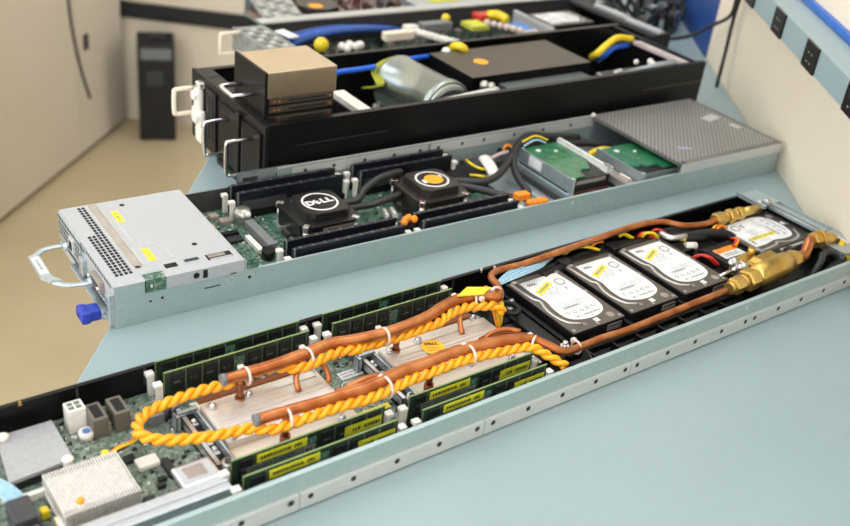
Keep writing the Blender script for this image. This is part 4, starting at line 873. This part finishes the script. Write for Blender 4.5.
t = thing('drive_box', FC, (455, 118, 30), 'flat black brown lidded box with an orange dot in the black chassis', 'box')
m = MB(); m.box(345, 562, 68, 170, 40, 82, 'black_metal', bev=.6); m.box(344, 563, 67, 171, 82, 86, 'black_metal', top='lid_brown'); build(m, 'case', t)
m = MB(); m.cyl((397,118,86),(397,118,86.5), 11, 'orange_dot', 28); build(m, 'round_sticker', t, label='orange round sticker')
m = MB(); m.box(390, 545, 40, 66, 30, 74, 'sink_grey', bev=1)
for k in range(10): m.box(398+k*15, 400+k*15, 39.5, 40, 32, 72, 'grey_plastic')
build(m, 'heat_sink', t, label='grey finned block at the near side')
m = MB(); m.box(152, 170, 30, 112, 66, 74, 'white_plastic', bev=1); m.box(150, 172, 32, 110, 30, 66, 'black_plastic'); m.cyl((140,24,80),(150,20,80), 4, 'white_plastic'); m.tube([(118,26,76),(126,18,82),(136,16,82),(142,20,78)], 2.4, 'white_plastic', 8)
build(m, 'white_bar_duct', None, FC, (160, 70, 30), 'white topped bar between the power supply and the metal cylinder', 'duct')
t = thing('blue_cable', FC, (250, 165, 40), 'bright blue cable along the far wall of the black chassis', 'cable')
m = MB(); m.tube([(104,150,70), (184.7, 159.7, 78), (213.9, 156.9, 80), (255.8, 160.4, 80), (295.9, 171, 78), (326.8, 179.1, 78), (367.5, 181.9, 76), (370,178,70)], 3.6, 'blue_wire', 10); build(m, 'sheath', t)
t = thing('earth_wire', FC, (250, 150, 40), 'yellow green wires looping beside the metal cylinder', 'wires')
for i in range(4):
    m = MB(); m.tube([(231.8, 163.8, 50), (232+i*3, 128, 66), (lambda p: (p[0]+i*3,p[1]-i*3,p[2]))((241.7, 157.5, 74)), (lambda p: (p[0]+i*4,p[1]-i*2,p[2]))((251, 158.5, 84)), (lambda p: (p[0]+i*4,p[1]-i*2,p[2]))((283.8, 174, 84)), (313.3, 186.3, 74)], 1.5, 'olive_wire', 7); build(m, 'wire', t)
m = MB(); m.tube([(397.7, 194.4, 78), (395.6, 176.6, 90), (400.5, 166, 90), (412.2, 171.8, 78)], 6, 'yellow_plastic', 10); build(m, 'yellow_plug', None, FC, (445.4, 235.5, 60), 'round bright yellow plug behind the flat brown box', 'connector')
m = MB(); m.ball((376.1, 173.2, 84), 7, 'white_plastic'); build(m, 'white_plug', None, FC, (403.2, 207.9, 70), 'small white plug beside the round yellow one', 'connector')
t = thing('power_cable', FC, (640, 130, 60), 'thick yellow and blue cable arching at the right end of the black chassis', 'cable')
m = MB(); m.tube([(638.4, 139.2, 62), (618.9, 110, 80), (643.2, 116, 90), (672.6, 125.2, 94), (703.7, 124.2, 90)], 5.5, 'yellow_plastic', 10); build(m, 'yellow_sheath', t, label='yellow sheath')
m = MB(); m.tube([(647.5, 133.9, 58), (638.2, 112.9, 74), (664, 121.3, 80), (699.7, 126.1, 80)], 4.5, 'blue_wire', 10); build(m, 'blue_sheath', t, label='blue sheath')
# ================================================================== SLEDS D and E behind
t = thing('server_sled', FC, (500, 345, 0), 'blurred open black server sled behind the tall black chassis', 'server', 'opened servers laid across the bench'); D_ = t
m = MB(); m.box(186, 930, 236, 470, .3, 2, 'black_metal'); m.box(186, 930, 236, 238, .3, 44, 'black_metal'); m.box(186, 930, 468, 470, .3, 44, 'dark_grey'); m.box(928, 930, 236, 470, .3, 42, 'black_metal')
m.box(236, 940, 466, 472, 44, 46, 'mesh_steel', bev=.5)
build(m, 'case', t)
m = MB(); m.prism([(187,330),(236,330),(236,466),(187,466)], 42, 45, 'clear_grey'); m.box(184, 187, 236, 470, 2, 45, 'clear_grey')
for k in range(7):
    for j in range(3): m.box(192+j*13, 199+j*13, 346+k*16, 356+k*16, 44.9, 46.5, 'rail_steel' if (k+j)%2 else 'mesh_steel')
build(m, 'end_cover', t, label='grey perforated end cover')
m = MB(); m.tube([(186,446,12),(158,446,12),(153,446,16),(153,446,40),(158,446,44),(186,446,44)], 3, 'cream_paint', 8, 3); build(m, 'pull_handle', t, label='pale bail handle')
m = MB(); m.box(214, 900, 240, 466, 2, 6, 'board_dark'); clutter(m, 230, 740, 245, 440, 6, 260, cols=('chip_black','capacitor','dark_grey','board_teal','drab_label','black_plastic'), big=14, hmax=18)
build(m, 'motherboard', t, kind='stuff')
m = MB()
for x, y in ((318,362),(322,352),(334,366),(340,356),(350,360)): m.ball((x, y, 36), 7, 'white_plastic')
build_each(m, 'capacitor', t, label='white round component')
m = MB(); m.box(410, 466, 376, 392, 30, 44, 'cream_paint', bev=2); m.box(458, 476, 386, 404, 30, 48, 'white_plastic', bev=2); build_each(m, 'slot_connector', t, label='cream slot connector')
m = MB()
for k in range(10): m.ball((470+k*4, 388-k*8, 40), 6.5, 'white_plastic', 8)
m.box(466, 478, 384, 396, 30, 50, 'white_plastic', bev=2)
build(m, 'white_connector_row', t, label='row of white connectors')
m = MB(); m.box(500, 560, 400, 420, 30, 44, 'grey_plastic', bev=1); m.box(584, 620, 372, 410, 34, 42, 'lime_label', bev=1); m.box(590, 640, 240, 300, 30, 40, 'black_plastic'); build_each(m, 'component_block', t)
m = MB(); m.box(630, 668, 412, 440, 34, 46, 'red_wire', bev=4); build(m, 'red_plug', t, label='dull red plug')
m = MB(); m.tube([(652,420,44),(662,404,48),(668,384,44)], 8, 'yellow_plastic', 10); m.ball((562,424,44), 8, 'yellow_plastic'); m.ball((278,357,44), 12, 'yellow_plastic'); build_each(m, 'yellow_plug', t, label='yellow plug')
m = MB()
for k in range(6): m.ball((636+k*6, 400-k*11, 38), 6, 'tie', 8)
m.box(664, 706, 340, 392, 30, 38, 'pale_blue', bev=4)
build(m, 'pale_connector', t, label='pale round connectors')
t = thing('cable_harness', FC, (380, 440, 8), 'blue cables along the back of the blurred black sled', 'cable')
for i in range(5):
    m = MB(); m.tube([(226+i*4, 380+i*4, 26+i*2), (260, 398+i*5, 36+i), (330, 420+i*6, 38), (400, 432+i*4, 34), (470, 444+i*3, 24), (520, 452, 12)], 4.6, 'blue_wire' if i == 2 else 'blue_paint', 8); build(m, 'cable', t)
m = MB(); m.box(238, 256, 392, 430, 46, 48, 'white_label', rz=.2); build(m, 'white_tag', t, label='white tag')
h5 = hdd_body(FC, (832, 335, 29), 'blurred white-labelled hard drive in the sled behind the black chassis', 'hard drives lying label up in the nearest sled', rz=PI/2, name='hard_drive', full=False); del h5['group']
m = MB(); m.box(728, 734, 330, 440, 20, 42, 'rail_steel', bev=1); m.box(728, 834, 328, 412, 2, 28, 'black_plastic'); build(m, 'drive_bracket', None, FC, (780, 340, 2), 'grey bracket under the blurred white-labelled drive', 'bracket')
m = MB(); m.box(906, 916, 330, 414, 44, 50, 'rail_steel', bev=1, rz=.02); m.box(900, 912, 240, 324, 44, 50, 'rail_steel', bev=1, rz=.05); m.box(890, 930, 236, 470, 38, 44, 'dark_grey'); build(m, 'rear_frame', D_, label='pale bars of the rear frame')
# E
t = thing('server_sled', FC, (560, 570, 0), 'farthest blurred open server sled with brownish boards at the top edge', 'server', 'opened servers laid across the bench')
m = MB(); m.box(296, 980, 484, 668, .3, 2, 'galvanised'); m.box(250, 980, 484, 486, .3, 46, 'wall_steel'); m.box(236, 980, 474, 496, 44, 46, 'rail_steel', bev=.5); m.box(300, 980, 666, 668, .3, 44, 'wall_steel'); build(m, 'case', t)
m = MB(); m.prism([(248,488),(320,488),(370,664),(296,664)], 42, 45, 'clear_grey')
for k in range(10):
    for j in range(4): m.box(256+k*5+j*18, 264+k*5+j*18, 494+k*17, 504+k*17, 44.9, 46.5, 'rail_steel' if (k+j)%3 else 'mesh_steel')
build(m, 'end_cover', t, label='grey perforated end cover')
m = MB(); m.box(300, 960, 498, 664, 2, 10, 'pink_board'); clutter(m, 310, 900, 500, 655, 10, 420, cols=('pink_bar','drab_label','chip_black','capacitor','dark_grey','dark_red','pink_board'), big=16, hmax=26); build(m, 'motherboard', t, kind='stuff')
m = MB(); m.lathe((382,556,10),(382,556,44), [(0, 50), (.7, 50), (.72, 40), (1, 38)], 'block_black', 8); m.cyl((372,542,44),(372,542,44.6), 13, 'orange_dot', 24); build(m, 'cooling_block', t, label='black block with orange round sticker')
m = MB(); m.box(560, 940, 500, 560, 30, 42, 'galvanised', bev=1); m.box(600, 660, 515, 545, 42, 43, 'lime_label'); m.ball((850,520,40), 14, 'white_plastic'); build(m, 'cover_plate', t, label='pale grey plate')
t = thing('cable_pile', FC, (1000, 420, 0), 'dark tangle of black cables and metal at the far right of the bench', 'cable')
for i in range(12):
    x = 905+i*8; q_ = lambda a: random.uniform(-a, a); m = MB(); m.tube([(x, 600-i*8, 12), (x+30+q_(20), 540+q_(30), 46+q_(20)), (x+60+q_(25), 490+q_(30), 60+q_(25)), (x+50+q_(20), 440+q_(20), 40+q_(20)), (x+40+q_(40), 400+q_(30), 10)], 4, 'black_wire', 8); build(m, 'cable', t)
qa, qb, qc, qd = (Vector(v) for v in ((1066, 465.5, 25), (1186, 437.7, 25), (1068, 335, 25), (959, 337.4, 25)))
for i in range(7):
    m = MB(); p = [qa.lerp(qb, random.random()).lerp(qd.lerp(qc, random.random()), k/4) for k in range(5)]; m.tube([(v.x, v.y, 12+random.random()*40) for v in p], 4, 'black_wire', 8); build(m, 'cable', t)
m = MB()
for k in range(46): v = qa.lerp(qb, random.random()).lerp(qd.lerp(qc, random.random()), random.random()); x, y = v.x, v.y; m.box(x, x+random.uniform(8,30), y, y+random.uniform(6,18), 6, random.uniform(20,56), random.choice(('capacitor','galvanised','dark_grey','tan_metal','black_plastic')), bev=1, rz=random.random())
build(m, 'metal_bits', t, kind='stuff')

# ================================================================== bench, wall, outlets, room
def struct(mb, name, F=FT): return build(mb, name, None, F, (0, 0, 0), kind='structure')
t = thing('workbench', FT, (241, 400, -760), 'long workbench with a pale blue grey laminate top against the wall', 'workbench')
m = MB(); m.box(-139.9, 621, -1400, 2000, -30, 0, 'bench_laminate', bev=2); build(m, 'bench_top', t, label='pale blue grey laminate top')
for x in (-110, 560):
    for y in (-1300, 300, 1900):
        m = MB(); m.box(x, x+45, y, y+45, -760, -30, 'grey_plastic'); build(m, 'leg', t)
t = thing('power_strip', FT, (600, 700, 184), 'long blue grey outlet strip with black sockets on the cream wall', 'power strip')
m = MB(); m.box(572, 621.5, -400, 1120, 184, 217, 'bench_laminate', bev=1.5); build(m, 'housing', t)
m = MB(); m.box(614, 621.4, -400, 1300, 218, 227, 'blue_trim', bev=1); build(m, 'blue_edge', t, label='bright blue upper edge')
for s in (826, 677, 528, 379, 230, 975):
    y0 = {826: 807, 677: 662, 975: 955}.get(s, s-20)
    m = MB(); m.box(569, 572.4, y0, y0+46, 184, 216, 'black_plastic', bev=1); so = build(m, 'socket', t, label='black socket')
    m = MB()
    for z in (192, 203):
        for dy in (14, 26): m.box(568.6, 569.1, y0+dy, y0+dy+5, z, z+2, 'grey_plastic')
    build(m, 'socket_slot', so)
m = MB(); m.box(621.6, 700, -2600, 1313, -760, 1700, 'cream_paint'); struct(m, 'wall_right')
t = thing('upright_divider', FT, (640, 1460, -760), 'blue upright panel at the far right end behind the bench', 'panel')
m = MB(); m.box(622, 660, 1314, 2100, -760, 900, 'blue_paint', bev=1); build(m, 'panel', t)
m = MB(); m.box(-3200, 1600, 2478, 2560, -760, 1700, 'cream_paint'); struct(m, 'wall_back')
m = MB(); m.box(-3200, 1600, 2466, 2478, -428, -379, 'black_rubber', bev=3); struct(m, 'trim_1')
m = MB(); m.box(-3200, 1600, -2600, 2560, -790, -760, 'floor_tile'); struct(m, 'floor')
m = MB(); m.box(-3200, 1600, -2600, 2560, 1700, 1740, 'ceiling_paint'); struct(m, 'ceiling')
emit('lamp_glow', (.94, .98, 1.06), 1.0)
lampd = None
for i, (x, y) in enumerate(((-1500,-1600),(100,-1600),(-1500,-200),(100,-200),(-1500,1200),(100,1200))):
    lab = ['first','second','third','fourth','fifth','sixth'][i]
    t = thing('ceiling_light', FT, (x, y, 1690), 'recessed fluorescent ceiling light panel above the bench room', 'ceiling light', 'ceiling light panels', rz=0)
    m = MB(); m.box(-330, 330, -630, 630, -2, 9, 'white_plastic'); build(m, 'frame', t, local=True)
    m = MB(); m.box(-300, 300, -600, 600, -6, -2.2, 'lamp_glow'); build(m, 'diffuser', t, local=True)
# cabinet at the left
t = thing('storage_cabinet', FT, (-1250, 1600, -760), 'large beige metal cabinet standing on the floor at upper left', 'cabinet')
RZ = -.129
def cabm(m, x0, x1, y0, y1, z0, z1, mm, bev=0): m.box(x0, x1, y0, y1, z0, z1, mm, bev); return m
tt = bpy.data.objects
t.matrix_world = FT @ Matrix.Translation((-.828, 2.432, -.760)) @ Matrix.Rotation(RZ, 4, 'Z'); ORG[t.name] = Vector((0,0,0))
m = MB(); m.box(-330, -12, -2100, 0, 12, 1050, 'cabinet_paint', bev=6); m.box(-320, -20, -2090, -12, 0, 14, 'dark_grey'); build(m, 'body', t)
for a, b in ((-2098, -292), (-289, -6)):
    m = MB(); m.box(-13, 0, a, b, 16, 1046, 'cabinet_paint', bev=3); d = build(m, 'door', t)
    m = MB(); m.box(-1, 5, -246, -222, 312, 356, 'dark_grey', bev=2) if b == -6 else m.tube([(0,-322,760),(1,-320,600),(1,-316,470),(1,-308,400),(1,-290,325),(1,-265,245),(1,-230,166)], 5, 'dark_grey', 8); build(m, 'handle', d, label='dark curved grip line' if a < -1000 else 'small dark pull')
# floor standing computer
t = thing('computer_tower', FT, (-695, 2330, -760), 'black computer tower standing on the floor by the cream wall', 'computer')
t.matrix_world = FT @ Matrix.Translation((-.747, 2.309, -.760)) @ Matrix.Rotation(.29, 4, 'Z'); ORG[t.name] = Vector((0,0,0))
m = MB(); m.box(0, 108, 0, 130, 4, 304, 'tower_black', bev=4); m.box(4, 30, 8, 120, 0, 5, 'black_rubber'); m.box(78, 104, 8, 120, 0, 5, 'black_rubber'); m.box(6, 102, -3, 1, 258, 298, 'grey_plastic', bev=3); build(m, 'case', t)
m = MB(); m.box(26, 74, -4, 0, 180, 226, 'dark_grey', bev=3); build(m, 'front_badge', t); m = MB(); m.tube([(30,60,300),(40,60,314),(68,60,314),(78,60,300)], 5, 'dark_grey', 8); build(m, 'carry_handle', t)
# power cords hanging on the wall
def cordo(pts, r, label):
    m = MB(); m.tube(pts, r, 'black_wire', 8); build(m, 'hanging_cable', None, FT, pts[-1], label, 'cable', 'black power cords by the wall')
cordo([(604,1134,232),(606,1150,160),(607,1158,110),(606,1150,60),(602,1135,4)], 3.2, 'black power cord hanging straight down the cream wall to the bench')
cordo([(606, 1170, 157), (604, 1168, 119), (596, 1230, 83), (580, 1290, 45), (550, 1353, 15), (500, 1352, 19), (460, 1412, 48), (410, 1442, 40)], 3.2, 'black power cord curving across the blue panel into the cables')
m = MB(); m.box(560, 612, 1098, 1150, 180, 236, 'black_plastic', bev=4); build(m, 'plug_adapter', None, FT, (586, 1124, 180), 'black plug block at the far end of the outlet strip', 'plug')

# ================================================================== light, camera
w = bpy.data.worlds.new('w'); bpy.context.scene.world = w; w.use_nodes = True
w.node_tree.nodes['Background'].inputs[0].default_value = (.955, .985, 1.05, 1); w.node_tree.nodes['Background'].inputs[1].default_value = 2.3
LAMP = 3.6
MATS['lamp_glow'].node_tree.nodes['Emission'].inputs[1].default_value = LAMP
cd = bpy.data.cameras.new('camera'); cam = bpy.data.objects.new('camera', cd); COL.objects.link(cam)
yaw, pitch, roll = .691, -.519, .125
fw = Vector((math.sin(yaw)*math.cos(pitch), math.cos(yaw)*math.cos(pitch), math.sin(pitch)))
r0 = Vector((math.cos(yaw), -math.sin(yaw), 0)); u0 = r0.cross(fw)
r1 = r0*math.cos(roll)+u0*math.sin(roll); u1 = -r0*math.sin(roll)+u0*math.cos(roll)
M = Matrix((r1, u1, -fw)).transposed().to_4x4(); M.translation = Vector((-.207256, -.459137, .52625+Z0)); cam.matrix_world = M
cd.sensor_width = 36; cd.lens = 992.257/850*36; cd.clip_start = .02; cd.clip_end = 50
cd.dof.use_dof = True; cd.dof.aperture_fstop = 5.8
cd.dof.focus_distance = (Vector((.400, .060, .025+Z0))-M.translation).dot(fw)
sc = bpy.context.scene; sc.camera = cam
sc.view_settings.view_transform = 'Standard'; sc.view_settings.look = 'None'; sc.view_settings.gamma = 1; sc.view_settings.use_curve_mapping = False
sc.view_settings.exposure = 0.3
sc.cycles.use_denoising = True; sc.cycles.max_bounces = 8
